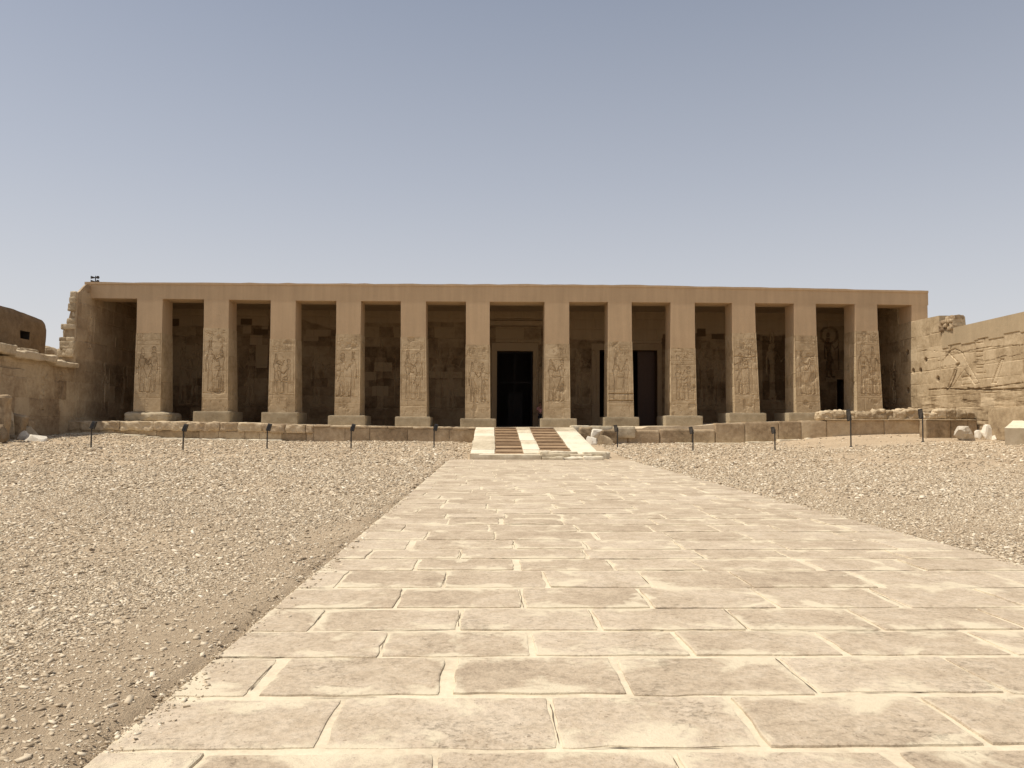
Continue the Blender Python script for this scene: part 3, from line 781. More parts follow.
# back wall
YW = 57.0
def bw(px, py): p = at(px, py, YW); return p.x, p.z
def make_back():
    rs = np.random.RandomState(77)
    res = 0.065; X0, X1, Z0, Z1 = XL - .05, XR + .05, 1.25, 10.05
    us = np.arange(X0, X1, res); vs = np.arange(Z0, Z1, res)
    doors = [(497, 533, 351), (599.5, 657, 350), (836.5, 845, 379.5)]
    DR = []
    for a, b, t in doors:
        xa, z = bw(a, t); xb, _ = bw(b, t); DR.append((xa, xb, z))
    # snap grid lines to the door edges
    for xa, xb, z in DR:
        for q in (xa, xb): us[np.argmin(np.abs(us - q))] = q
        vs[np.argmin(np.abs(vs - z))] = z
    U, V = np.meshgrid(us, vs, indexing='ij')
    rows = [1.0]
    while rows[-1] < 10.2: rows.append(rows[-1] + rs.uniform(.6, .95))
    h, tone = ashlar(U, V, X0, X1, rows, rs, (.8, 2.2), gw=.05, gd=.05, seed=9)
    h += .035 * fbm(U * 1.2, V * 1.2, 2, 4, 12)
    tone = .5 + (tone - .5) * .28 + .2 * fbm(U * .35, V * .5, 1, 3, 6)
    # restored plaster above an uneven line, bay by bay
    bays = [(80, 322), (168, 326), (205, 326), (233, 325), (268, 325), (269, 318), (300, 319), (335, 330), (337, 323), (400, 323), (402, 322), (466, 322), (468, 310), (489, 310), (490, 323.5), (545, 323.5), (546, 338), (606, 341), (608, 349), (660, 349), (663, 334), (695, 333), (728, 334), (735, 334), (790, 335), (795, 326), (820, 327), (870, 325), (900, 318)]
    bx = [bw(a, b)[0] for a, b in bays]; bz = [bw(a, b)[1] for a, b in bays]
    line = np.interp(U, bx, bz) + .05 * fbm(U * 2, 0 * U, 3, 3, 4)
    rest = ss(V, line - .05, line + .05)
    def rectmask(a, b, c, d):  # px rect
        (xa, za), (xb, zb_) = bw(a, d), bw(b, c)
        return (U > xa) & (U < xb) & (V > za) & (V < zb_)
    for r_ in [(243, 251, 326, 333), (262, 268, 325, 330), (306, 331, 330, 336), (303, 318, 336, 341), (250, 262, 335, 345)]: rest[rectmask(*r_)] = .85
    for r_ in [(240, 252, 319, 325), (254, 268, 329, 334), (172, 179, 319, 326), (697, 706, 329, 336), (712, 724, 334, 339)]: rest[rectmask(*r_)] = 0; tone[rectmask(*r_)] = .15
    for r_ in [(374, 392, 363, 371), (362, 376, 372, 380), (372, 388, 386, 396), (256, 268, 345, 368), (430, 462, 372, 378)]: tone[rectmask(*r_)] = .85
    # door surrounds
    mainx0, mainx1, mainz = DR[0]
    fr = (U > mainx0 - .42) & (U < mainx1 + .42) & (V < mainz + .62)
    h[fr] = .10; rest[fr] = .35; tone[fr] = .75
    fr = (U > DR[1][0] - .6) & (U < DR[1][1] + .35) & (V < DR[1][2] + .5)
    h[fr] = .08; rest[fr] = .6; tone[fr] = .6
    fr = (U > DR[2][0] - .12) & (U < DR[2][1] + .12) & (V < DR[2][2] + .15)
    h[fr] = .06; rest[fr] = .3
    # torus moulding and cornice over the main door
    (ca, cz) = bw(488, 325.5); (cb, cz2) = bw(546, 321)
    m = (U > ca) & (U < cb) & (V > cz) & (V < cz2); h[m] = .28; rest[m] = 1.0; tone[m] = .9
    m = rectmask(496, 541, 327, 344); tone[m] += .25
    # standing relief figures on the right bays and a few on the left
    Z = lambda px, py: bw(px, py)
    def fig(px, pyfeet, pytop, flip, kind, dep=.05, tn=.22):
        nonlocal h, tone, rest
        x, z = bw(px, pyfeet); H = bw(px, pytop)[1] - z
        D = figure_sd(U, V, x, z, H, flip, kind)
        h = h + sunk(D, dep, .07); tone = np.where(D < 0, tone + tn, tone)
    m = rectmask(763, 786, 336, 400); tone[m] -= .22; h[m] -= .05; rest[m] = 0
    fig(773, 402, 338, 1, 2, .07, .35)
    m = rectmask(820, 838, 336, 392); rest[m] *= .3
    x, z = bw(829, 335); D = np.hypot(U - x, V - z) - .62; tone = np.where(np.abs(D) < .10, .36, tone); rest = np.where(D < 0, rest * .35, rest)
    fig(829, 378, 334, 1, 1, .07, -.3)
    for a in ((578, 405, 352, 1, 0), (593, 405, 352, -1, 1), (704, 408, 345, 1, 1), (717, 408, 350, -1, 0), (450, 410, 352, 1, 0), (438, 410, 352, -1, 2), (316, 405, 350, 1, 0), (250, 405, 350, -1, 1), (380, 410, 345, 1, 2), (182, 405, 345, 1, 0), (194, 405, 345, -1, 1), (539, 415, 362, -1, 2)):
        fig(*a, .045, .14)
    P3 = np.stack([U, YW - h, V], -1)
    uc = (us[:-1] + us[1:]) / 2; vc = (vs[:-1] + vs[1:]) / 2
    UC, VC = np.meshgrid(uc, vc, indexing='ij'); mask = np.ones(UC.shape, bool)
    for xa, xb, z in DR: mask &= ~((UC > xa) & (UC < xb) & (VC < z))
    mb = MB(); mb.grid(P3, mask, tone=np.clip(tone, 0, 1), rest=np.clip(rest, 0, 1))
    # door reveals, 1.1 m of wall, leading into dark halls
    for i, (xa, xb, z) in enumerate(DR):
        zf = float(zt((xa + xb) / 2)) - .02
        y0, y1 = YW - .1, YW + (1.3 if i != 1 else 1.0)
        for q in ([(xa, y0, zf), (xa, y1, zf), (xa, y1, z), (xa, y0, z)], [(xb, y0, z), (xb, y1, z), (xb, y1, zf), (xb, y0, zf)], [(xa, y0, z), (xa, y1, z), (xb, y1, z), (xb, y0, z)]):
            mb.add(q, [(0, 1, 2, 3)], tone=.3)
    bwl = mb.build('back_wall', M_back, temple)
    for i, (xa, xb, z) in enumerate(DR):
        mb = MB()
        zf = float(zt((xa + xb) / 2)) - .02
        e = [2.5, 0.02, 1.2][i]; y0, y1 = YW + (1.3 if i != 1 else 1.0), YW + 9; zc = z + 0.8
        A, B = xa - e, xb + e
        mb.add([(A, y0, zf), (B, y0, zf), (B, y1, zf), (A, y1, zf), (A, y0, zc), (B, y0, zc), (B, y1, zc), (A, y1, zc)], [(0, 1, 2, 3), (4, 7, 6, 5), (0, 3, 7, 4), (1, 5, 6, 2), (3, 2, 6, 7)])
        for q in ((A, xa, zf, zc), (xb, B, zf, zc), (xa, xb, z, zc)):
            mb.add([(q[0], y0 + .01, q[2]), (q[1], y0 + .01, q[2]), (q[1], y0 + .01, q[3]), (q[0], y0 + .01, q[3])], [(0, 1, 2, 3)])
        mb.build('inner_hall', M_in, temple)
    # main door: dark grille door leaves with rails and a small wicket
    xa, xb, z = DR[0]; zf = float(zt((xa + xb) / 2)); w_ = xb - xa
    mb = MB(); yd = YW + .55
    for a in (xa + .01, (xa + xb) / 2 - .05, xb - .11): mb.box(a, a + .1, yd, yd + .09, zf, z - .01)
    for zz in (zf + .02, zf + (z - zf) * .58, z - .13): mb.box(xa + .02, xb - .02, yd - .012, yd + .1, zz, zz + .11)
    n = 22
    for i in range(1, n):
        a = xa + w_ * i / n; mb.box(a - .014, a + .014, yd + .02, yd + .05, zf + .03, z - .03)
    d = mb.build('door', M_wood, temple)
    mb = MB(); mb.box(xa + w_ * .32, xa + w_ * .72, yd + .12, yd + .18, zf + .02, zf + (z - zf) * .45)
    mb.build('wicket', M_wood, d)
    xa, xb, z = DR[1]; zf = float(zt((xa + xb) / 2))
    mb = MB(); xm = xb - 1.35
    mb.box(xm, xb - .03, YW + .6, YW + .68, zf, z - .02)
    for zz in (zf + .1, zf + 1.6, zf + 3.3, z - .3): mb.box(xm + .03, xb - .05, YW + .55, YW + .597, zz, zz + .14)
    mb.box(xm + .02, xm + .14, YW + .54, YW + .59, zf, z - .03)
    mb.build('door', M_woodb, temple)
make_back()

# ================================================================== SIDE WALLS
def side_wall(name, X, sgn, y0, y1, z0, topf, mat, label, draw, thick=2.0, outer=None, res=.06, restf=None):
    """inner face = displaced grid facing sgn*X"""
    us = np.arange(y0, y1, res); zs = np.arange(0, 1.0001, 1 / 150)
    U, T = np.meshgrid(us, zs, indexing='ij')
    top = topf(us)[:, None]; V = z0 + (top - z0) * T
    h, tone, rest = draw(U, V)
    P = np.stack([X + sgn * h, U, V], -1)
    mb = MB(); mb.grid(P, tone=np.clip(tone, 0, 1), rest=np.clip(rest, 0, 1))
    # top and outer face (battered)
    n = 5; S = np.linspace(0, 1, n)
    tp = np.zeros((len(us), n, 3)); ot = outer(us) if outer is not None else np.full(len(us), thick)
    for j, s in enumerate(S):
        tp[:, j, 0] = P[:, -1, 0] - sgn * ot * s; tp[:, j, 1] = us; tp[:, j, 2] = P[:, -1, 2] + .05 * fbm(us * 2, 0 * us + s * 3, 1, 3, 8) * (s > 0)
    mb.grid(tp, tone=.6, rest=rest[:, -1:].repeat(n, 1))
    a = tp[:, -1]; b = a.copy(); b[:, 2] = z0; b[:, 0] = X - sgn * (thick + .6)
    mb.grid(np.stack([a, b], 0))
    for i in (0, -1):
        col = P[i]; back = np.column_stack([np.linspace(b[i, 0], a[i, 0], len(col)), col[:, 1], col[:, 2]])
        mb.grid(np.stack([col, back], 0), tone=.5, rest=rest[i][None].repeat(2, 0))
    o = mb.build(name, mat); tag(o, label, 'wall'); return o

def draw_left(U, V):
    rs = np.random.RandomState(31)
    rows = [0]
    while rows[-1] < 10.5: rows.append(rows[-1] + rs.uniform(.7, 1.1))
    h, tone = ashlar(U, V, 25, 58, rows, rs, (.9, 2.0), gw=.04, gd=.05, wob=.06, seed=33)
    h += .05 * fbm(U * .9, V * .9, 0, 5, 34)
    tone = .5 + (tone - .5) * .5 + .25 * fbm(U * .4, V * .4, 2, 3, 35)
    up = ss(V, 5.3, 5.5)
    tone = tone + .05 * up
    for a in ((44, 2.2, 2.4, 1, 0), (46, 2.2, 2.3, -1, 1), (51, 2.4, 2.8, 1, 2), (53.5, 2.4, 2.8, -1, 0), (49, 6.2, 2.4, 1, 1)):
        D = figure_sd(U, V, a[0], a[1], a[2], a[3], a[4]); h = h + sunk(D, .05, .06)
    # near block row stands out a little from the wall below
    h = h + .12 * ss(-U, -42.4, -42.2) * (V < 4.4)
    rest = ss(V, 5.35, 5.5) * .35 * ss(U, 46, 47)
    return h, tone, rest
ZL = 5.05
def top_left(u):
    return np.where(u > 47.45, np.minimum(10.2, 9.5 + .7 * ss(u, 47.4, 48.6)), ZL - .05 + .15 * fbm(u * .8, 0 * u, 0, 3, 77))
outer_left = lambda u: np.where(u > 47.4, 0.12, 2.4)
side_wall('left_wing_wall'.replace('left_wing', 'wing'), XL, 1, 22, 57.05, -.2, top_left, M_left,
          'shaded brown block wing wall at the left end of the portico, high beside the pillars and low towards the front', draw_left, thick=1.9, outer=outer_left)

# broken core of the left wall, seen in the sun, stepping up to the roof
def core():
    rs = np.random.RandomState(41); mb = MB()
    prof = [(59.7, 348.5), (59.7, 336), (64.4, 333), (66.7, 327.5), (70, 313.4), (73.8, 300.5), (79, 292), (81, 288.5)]
    pz = [at(x, y, 47.6).z for x, y in prof][::-1]; px = [at(x, y, 47.6).x for x, y in prof][::-1]
    z = 4.9
    while z < 9.75:
        hh = rs.uniform(.26, .5); xo = float(np.interp(z + hh * .5, pz[::-1], px[::-1])) + rs.uniform(-.42, .16)
        x = XL - .10
        while x > xo + .08:
            b = max(xo, x - rs.uniform(.45, 1.1))
            mb.rough(((x + b) / 2, 48.0 + rs.uniform(-.1, .12), z + hh / 2), (x - b + .03, 1.2, hh + .04), cell=.09, r=.07, amp=.07, freq=3, seed=rs.randint(9999), tone=rs.uniform(.35, .95), rot=(0, rs.uniform(-.05, .05), 0))
            x = b
        z += hh
    # tapering masonry behind the broken end
    mb.hexa([(-27.6, 48.3, 0), (XL - .2, 48.3, 0), (XL - .2, 57, 0), (-27.6, 57, 0), (XL - .5, 48.3, 9.6), (XL - .2, 48.3, 9.6), (XL - .2, 57, 9.6), (XL - .5, 57, 9.6)])
    tag(mb.build('broken_masonry', M_rub), 'stepped broken masonry end rising to the left corner of the roof', 'masonry')
core()

# cap slabs lying on the low left wall
def capslabs():
    rs = np.random.RandomState(43)
    spec = [(38.2, 41.0, .58, -.35, 'nearest long rounded capping slab on the left wall'), (41.05, 44.6, .50, -.25, 'middle capping slab with a sunlit top on the left wall'), (44.65, 47.3, .36, -.1, 'capping slab on the left wall right below the broken masonry')]
    for i, (a, b, t, out, lab) in enumerate(spec):
        mb = MB(); zb_ = ZL - .12 + [.16, .02, -.1][i]
        mb.rough((XL - .55 - out * .3, (a + b) / 2, zb_ + t / 2 + .03), (1.8, b - a, t), cell=.08, r=.09, amp=.13, freq=1.1, seed=300 + i * 7, tone=.72, rot=(rs.uniform(-.015, .015), .04, rs.uniform(-.05, .05)), top=.16)
        for q in range(3):
            yq = rs.uniform(a + .4, b - .5); mb.rough((XL - .75 - rs.uniform(0, .5), yq, zb_ + t + .02), (.9, rs.uniform(.6, 1.1), .22), cell=.07, r=.06, amp=.08, freq=2.2, seed=400 + i * 9 + q, tone=.8, rot=(rs.uniform(-.06, .06), .06, rs.uniform(-.5, .5)))
        tag(mb.build('capping_slab', M_rub), lab, 'stone slab', 'capping slabs on the left wall')
    spec2 = [(44.0, 46.4, 'flat slab lying behind the capping stones near the mud brick house'), (46.6, 48.3, 'short block behind the capping stones beside the broken masonry')]
    for i, (a, b, lab) in enumerate(spec2):
        mb = MB(); mb.rough((XL - 2.3, (a + b) / 2, ZL + .55 - .15 * i), (1.5, b - a, .5), cell=.11, r=.15, amp=.1, freq=1.4, seed=230 + i, tone=.45)
        mb.rough((XL - 2.3, (a + b) / 2, ZL + .12), (1.6, b - a, .5), cell=.2, r=.1, amp=.05, freq=1.4, seed=250 + i, tone=.3)
        tag(mb.build('capping_slab', M_rub), lab, 'stone slab', 'capping slabs on the left wall')
capslabs()

# right wall
def draw_right(U, V):
    rs = np.random.RandomState(51)
    rows = [.4, 1.2, 1.9, 2.7, 3.45, 4.25, 5.05, 5.8, 6.55, 7.3, 8.4, 9.3, 10.4]
    h, tone = ashlar(U, V, 20, 58, rows, rs, (.9, 1.9), gw=.03, gd=.04, wob=.035, seed=53)
    h += .025 * fbm(U * .8, V * .8, 1, 5, 54) + .012 * fbm(U * 4, V * 4, 1, 4, 55)
    tone = .62 + (tone - .5) * .45 + .12 * fbm(U * .5, V * .5, 2, 3, 56)
    def pts(l): return [(lambda p: (p.y, p.z))(atX(900 + a / 7.68, 300 + b / 7.68, XR)) for a, b in l]
    # long natural cracks
    for l, w_, d in (([(100, 405), (200, 385), (330, 400), (470, 405), (560, 380), (700, 360), (940, 345)], .05, .10),
                  ([(190, 570), (230, 540), (330, 515), (430, 500)], .05, .09),
                  ([(560, 480), (690, 465), (800, 430), (860, 435), (940, 405)], .045, .09),
                  ([(220, 690), (350, 680), (520, 690), (700, 670), (940, 635)], .07, .16),
                  ([(520, 680), (620, 690), (760, 690), (950, 680)], .09, .18),
                  ([(395, 350), (370, 415), (330, 458), (290, 468)], .07, .12), ([(390, 370), (350, 450), (310, 475)], .04, .06),
                  ([(440, 495), (425, 560), (395, 640), (360, 690)], .10, .2), ([(450, 490), (430, 500)], .16, .2),
                  ([(500, 560), (545, 590), (550, 650)], .05, .08)):
        D = line_dist(U, V, pts(l)) + .03 * fbm(U * 5, V * 5, 3, 3, 57)
        h = np.minimum(h, groove(D, w_ * .9, d * .6) + .02)
        tone = np.where(D < w_ * .7, tone - .3, tone)
    # huge striding relief figure: triangular kilt and legs (sunk)
    for poly in ([(360, 400), (420, 370), (480, 400), (510, 470), (610, 640), (570, 650), (490, 540), (400, 670), (360, 670), (440, 480)],
                 [(700, 640), (770, 450), (800, 450), (740, 640)], [(470, 590), (545, 580), (545, 650), (470, 655)]):
        D = poly_sd(U, V, pts(poly)) + .02 * fbm(U * 4, V * 4, 2, 3, 91); h = h + sunk(D, .05, .07); tone = np.where(D < 0, tone + .1, tone)
    # column of signs in a cartouche
    D = poly_sd(U, V, pts([(575, 300), (650, 295), (655, 560), (580, 565)])); h = np.minimum(h, groove(np.abs(D), .05, .06))
    for yy in (330, 400, 435, 465, 500, 520):
        l = pts([(585, yy), (635, yy - 3)]); h = np.minimum(h, groove(line_dist(U, V, l), .04, .07))
    for q in ((55, 400), (195, 460), (100, 545), (155, 540), (290, 605), (60, 690)):
        p = pts([q])[0]; D = np.hypot(U - p[0], V - p[1]); h = np.minimum(h, -.35 * np.clip(1 - D / .2, 0, 1)); tone = np.where(D < .16, tone - .4, tone)
    # eroded foot
    low = ss(-V, -4.1, -3.0); st = fbm(U * .7, V * 4, 0, 4, 58)
    h = h - low * .045 * ss(st, -.2, .5) ; tone = tone - low * .22 * ss(st, -.1, .4) - .05 * low
    # inside the portico: figures, and the roof's shade put into the wall tone
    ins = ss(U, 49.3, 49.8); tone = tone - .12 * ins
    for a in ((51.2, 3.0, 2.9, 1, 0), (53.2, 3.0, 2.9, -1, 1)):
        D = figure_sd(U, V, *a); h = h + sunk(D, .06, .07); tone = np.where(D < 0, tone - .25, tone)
    # smooth restored coping
    lim = np.where(U > 45.6, 99, 6.32 + .02 * (45.6 - U)); stp = .13 * (np.floor(U * .8) % 2) - .05
    rest = ((V > lim + stp) & (U < 45.6)).astype(float)
    h = np.where(rest > .5, .04 + .006 * fbm(U * 2, V * 2, 0, 3, 5), h)
    return h, tone, rest
p1, p2, p3 = atX(913, 319.5, XR), atX(939, 315.6, XR), atX(952.7, 328, XR)
print('right wall', p1, p2, p3, atX(1023, 312, XR), atX(1023, 331, XR))
def top_right(u):
    zhi = np.interp(u, [p2.y, p1.y], [p2.z, p1.z - .1])
    zlo = np.interp(u, [atX(1023, 312, XR).y, p3.y], [atX(1023, 312, XR).z, p3.z])
    z = np.where(u > 45.9, zhi, zlo)
    return np.where(u > 50.7, 10.0, z)
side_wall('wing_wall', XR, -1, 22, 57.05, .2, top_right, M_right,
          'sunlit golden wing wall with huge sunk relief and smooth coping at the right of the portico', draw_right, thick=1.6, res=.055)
# pile of dark stones on the right wall
def pile():
    rs = np.random.RandomState(61); mb = MB()
    y0 = p3.y; zb_ = p3.z
    for j in range(4):
        for i in range(3 if j < 3 else 2):
            s = rs.uniform(.28, .42)
            mb.rough((XR + .22 + rs.uniform(-.08, .1), y0 + .08 + i * .45 + rs.uniform(-.06, .06), zb_ - .1 + j * .21 + .12), (.65, s * 1.35, .23), cell=.07, r=.04, amp=.07, freq=4, seed=rs.randint(9999), tone=rs.uniform(.2, 1), rot=(rs.uniform(-.1, .1), 0, rs.uniform(-.2, .2)))
    tag(mb.build('stone_pile', M_left), 'small dark pile of stones stacked on the right wall where the coping starts', 'stone pile')
pile()
# plinth at the foot of the right wall
def plinth():
    mb = MB(); a = atX(990, 420, XR - .25).y
    mb.rough((XR - .0, a - 4, 1.75), (.75, 8.0, 1.75), cell=.12, r=.05, amp=.05, freq=1.6, seed=12, tone=.5)
    tag(mb.build('wall_plinth', M_right), 'rough stone plinth projecting at the foot of the right wing wall', 'plinth')
plinth()

# ================================================================== RAMP
ramp_e = empty('stone_ramp', (2, 40, 0), 'pale stone ramp with two brown boarded walkways leading from the path to the terrace', 'ramp')
def make_ramp():
    rs = np.random.RandomState(71)
    yb, yt = 35.6, 47.1; zb_ = .27; zt_ = float(zt(2)) + .012
    def zs(y): return zb_ + (zt_ - zb_) * (y - yb) / (yt - yb)
    for x0, x1, e in ((-.98, .15, 0), (1.5, 2.3, 0), (3.77, 5.0, .04)):
        mb = MB(); y = yb - .05
        while y < yt - .1:
            b = min(yt, y + rs.uniform(1.1, 2.2)); 
            if yt - b < .5: b = yt
            z0, z1 = zs(y), zs(b); u = rs.uniform(-.012, .012)
            dz = -.9
            V = []
            xa = x0 + rs.uniform(-.02, .02); xb = x1 + rs.uniform(-.02, .02) 
            ny = 10; nx = 8
            S, T = np.meshgrid(np.linspace(0, 1, nx), np.linspace(0, 1, ny), indexing='ij')
            PX = xa + (xb - xa) * S; PY = y + .012 + (b - y - .024) * T; PZ = z0 + (z1 - z0) * T + u + .012 * fbm(PX * 2, PY * 2, 0, 3, 5) - .02 * ((S == 0) | (S == 1) | (T == 0) | (T == 1))
            tn = rs.uniform(.35, .75)
            mb.grid(np.stack([PX, PY, PZ], -1), tone=tn)
            loop = np.concatenate([np.stack([PX[:, 0], PY[:, 0], PZ[:, 0]], -1), np.stack([PX[-1], PY[-1], PZ[-1]], -1)[1:], np.stack([PX[:, -1], PY[:, -1], PZ[:, -1]], -1)[::-1][1:], np.stack([PX[0], PY[0], PZ[0]], -1)[::-1][1:]])
            lo = loop.copy(); lo[:, 2] = -.1
            mb.grid(np.stack([loop, lo], 0), tone=tn - .2)
            y = b
        mb.build('side_slope', M_pale, ramp_e)
    for x0, x1 in ((.15, 1.5), (2.3, 3.77)):
        mb = MB(); n = 34; sl = (zt_ - zb_) / (yt - yb)
        for i in range(n):
            ya = yb + (yt - yb) * i / n; y2 = yb + (yt - yb) * (i + 1) / n; cz = zs((ya + y2) / 2) - .085 + rs.uniform(-.006, .006)
            mb.rough(((x0 + x1) / 2, (ya + y2) / 2, cz), (x1 - x0 - .02, (y2 - ya) - .015, .05), cell=.2, r=.008, amp=.006, seed=rs.randint(999), tone=rs.uniform(.25, .8), rot=(math.atan(sl), 0, 0))
        for i in range(9):
            yc = yb + .5 + (yt - yb - .9) * i / 8
            mb.rough(((x0 + x1) / 2, yc, zs(yc) - .035), (x1 - x0 - .1, .09, .055), cell=.2, r=.01, amp=.008, seed=rs.randint(999), tone=rs.uniform(.3, .6), rot=(math.atan(sl), 0, 0))
        mb.build('boarded_walkway', M_step, ramp_e)
    # landing: front slab on the left, broken stones on the right
    mb = MB()
    mb.rough((.62, 35.05, .05), (3.2, 1.1, .34), cell=.12, r=.025, amp=.02, seed=4, tone=.55)
    mb.rough((-.78, 35.0, .09), (.42, .9, .34), cell=.1, r=.02, amp=.015, seed=5, tone=.4)
    mb.build('landing', M_pale, ramp_e)
    mb = MB()
    lay = [(2.75, 34.95, 1.0, 1.1, .14), (3.7, 35.05, 1.1, 1.0, .12), (4.6, 35.0, .9, 1.1, .16), (2.9, 35.25, 1.3, .8, .25), (4.0, 35.3, 1.2, .8, .24), (3.3, 35.55, 1.3, .55, .34), (4.75, 35.5, 1.1, .7, .34), (5.2, 36.3, .6, 1.2, .32), (2.5, 35.6, .6, .5, .36)]
    for i, (x, y, sx, sy, h_) in enumerate(lay):
        mb.rough((x, y, h_ / 2 - .08), (sx, sy, h_ + .16), cell=.08, r=.05, amp=.06, freq=3, seed=80 + i, tone=rs.uniform(.35, .75), rot=(0, 0, rs.uniform(-.12, .12)))
    mb.build('broken_landing', M_pale, ramp_e)
make_ramp()

# ================================================================== LOOSE STONES
def ground_pt(px, py, Y): p = at(px, py, Y); return p.x
def rock_mesh(mb, c, size, seed, tone=.5, cuts=16, amp=.06):
    rs = np.random.RandomState(seed); nu, nv = 26, 16
    th, ph = np.meshgrid(np.linspace(0, 2 * np.pi, nu + 1), np.linspace(0, np.pi, nv + 1), indexing='ij')
    P = np.stack([np.cos(th) * np.sin(ph), np.sin(th) * np.sin(ph), np.cos(ph)], -1)
    P = np.sign(P) * np.abs(P) ** .62
    for i in range(cuts):
        n = rs.normal(0, 1, 3); n /= np.linalg.norm(n); d = rs.uniform(.62, .98)
        k = np.maximum(0, P @ n - d); P = P - k[..., None] * n
    P = P * (1 + amp * fbm(P[..., 0] * 2.2 + seed, P[..., 1] * 2.2, P[..., 2] * 2.2, 4, seed))[..., None]
    mx = np.abs(P).reshape(-1, 3).max(0)
    P = P / mx * (np.array(size) / 2) + np.array(c); P[-1] = P[0]; P[:, 0] = P[0, 0]; P[:, -1] = P[0, -1]
    mb.grid(P, tone=tone, flip=True)
def stone(px0, px1, py0, py1, Y, label, mat=M_rub, seed=0, group=None, name='rock', r=.3, amp=.25, rot=0.0, depth=1.0, tone=.6, sink=.05, zbase=None):
    a, b = at(px0, py1, Y), at(px1, py0, Y)
    w_, h_ = b.x - a.x, b.z - a.z
    gg = float(gz((a.x + b.x) / 2, Y)); zb_ = a.z if Y > 46 else min(a.z, gg)
    mb = MB(); s = min(w_, h_)
    if name == 'rock' or mat is M_white or mat is M_rub:
        H_ = (b.z - zb_) * 1.1 + sink; rock_mesh(mb, ((a.x + b.x) / 2, Y, b.z - H_ / 2), (w_, max(w_ * depth, .3), H_), seed * 3 + 1, tone)
    else: mb.rough(((a.x + b.x) / 2, Y, zb_ + (b.z - zb_) / 2 - sink / 2), (w_, w_ * depth, b.z - zb_ + sink), cell=max(.05, w_ / (5 if mat is M_white or r > .25 else 10)), r=s * r, amp=s * amp, freq=1.6 / max(w_, .3), seed=seed, tone=tone, rot=(0, rot, 0))
    return tag(mb.build(name, mat), label, 'rock' if name == 'rock' else 'stone block', group)
stone(954, 973.5, 426, 438.5, 40.3, 'large grey boulder casting a dark shadow in front of the terrace end', M_white, 5, r=.45, amp=.28, tone=.3)
stone(982, 994.5, 424.5, 434.8, 40.9, 'bright white rock beside the boulder near the right wall', M_white, 8, r=.4, amp=.25, tone=.9)
stone(974.5, 981.5, 430, 433.6, 41.2, 'small pale stone between the boulder and the white rock', M_white, 9, r=.4, amp=.2)
stone(991, 1005, 430.5, 434, 40.6, 'low white stone leaning towards the cut limestone block', M_white, 12, r=.4, amp=.25, tone=.9)
def cut_block():
    f0, b0 = at(1004.5, 428, 36.4), at(1013, 420.5, 38.1); zg = float(gz(f0.x, 36.5)) - .15
    mb = MB(); x1 = 26.75
    S, T = np.meshgrid(np.linspace(0, 1, 12), np.linspace(0, 1, 12), indexing='ij')
    xl = f0.x + (b0.x - f0.x) * T
    PX = xl + (x1 - xl) * S; PY = 36.4 + 1.7 * T; PZ = f0.z + (b0.z - f0.z) * T + .02 * fbm(PX * 2, PY * 2, 0, 3, 3)
    mb.grid(np.stack([PX, PY, PZ], -1), tone=.7)
    tops = [np.stack([PX[:, 0], PY[:, 0], PZ[:, 0]], -1), np.stack([PX[0], PY[0], PZ[0]], -1)[::-1], np.stack([PX[-1], PY[-1], PZ[-1]], -1), np.stack([PX[:, -1], PY[:, -1], PZ[:, -1]], -1)[::-1]]
    for q in tops:
        lo = q.copy(); lo[:, 2] = zg; md = (q + lo) / 2 + np.column_stack([.02 * fbm(q[:, 0] * 3, q[:, 1] * 3, 1, 3, 4)] * 2 + [q[:, 0] * 0])
        mb.grid(np.stack([q, md, lo], 0), tone=.65)
    tag(mb.build('cut_block', M_pale), 'pale cut limestone slab leaning against the right wing wall', 'stone block')
cut_block()
grp = 'fallen blocks at the left end of the terrace'
for i, (a, b, c, d, Y, lab, mt, tn, r_) in enumerate([
    (-14, 9, 396, 426, 37.5, 'dark upright block at the left edge of the picture beside the wing wall', M_left, .5, .1),
    (-16, 8, 424, 445, 36.3, 'dark grey boulder lowest at the left edge of the picture', M_rub, .1, .3),
    (7, 24, 414, 424, 40, 'flat brown slab tilted against the dark upright block', M_left, .5, .2),
    (9, 24, 424, 430.5, 40.3, 'small brown block under the tilted slab by the terrace end', M_left, .3, .2),
    (17, 32, 430.5, 435, 39.2, 'upper pale flat stone lying on the gravel by the left end of the terrace', M_white, .6, .3),
    (22, 46, 434.5, 441.5, 38.6, 'lower pale flat stone lying on the gravel by the left end of the terrace', M_white, .6, .3),
    (4, 24, 434, 442, 39.6, 'dull grey stone between the dark boulder and the pale flat stones', M_rub, .35, .3),
    (8, 40, 426, 431, 40.9, 'long pale slab resting above the upper pale flat stone at the left wall foot', M_rub, .8, .2),
    (-4, 20, 441, 447, 37.4, 'half buried light stone in front of the dark grey boulder at the left edge', M_rub, .9, .3),
    (2, 16, 408, 416, 39.6, 'small light brown stone on top of the tilted slab at the left', M_rub, .7, .3),
    (14, 32, 420.5, 427, 41.2, 'brown block at the very left end of the retaining wall', M_terr, .4, .15)]):
    stone(a, b, c, d, Y, lab, mt, 30 + i, grp, 'fallen_block', r_ , .14, [0, 0, .25, 0, .05, .08, -.1, .12, 0, .2, 0][i], depth=.6 if b - a > 12 else 1, tone=tn, sink=.25)
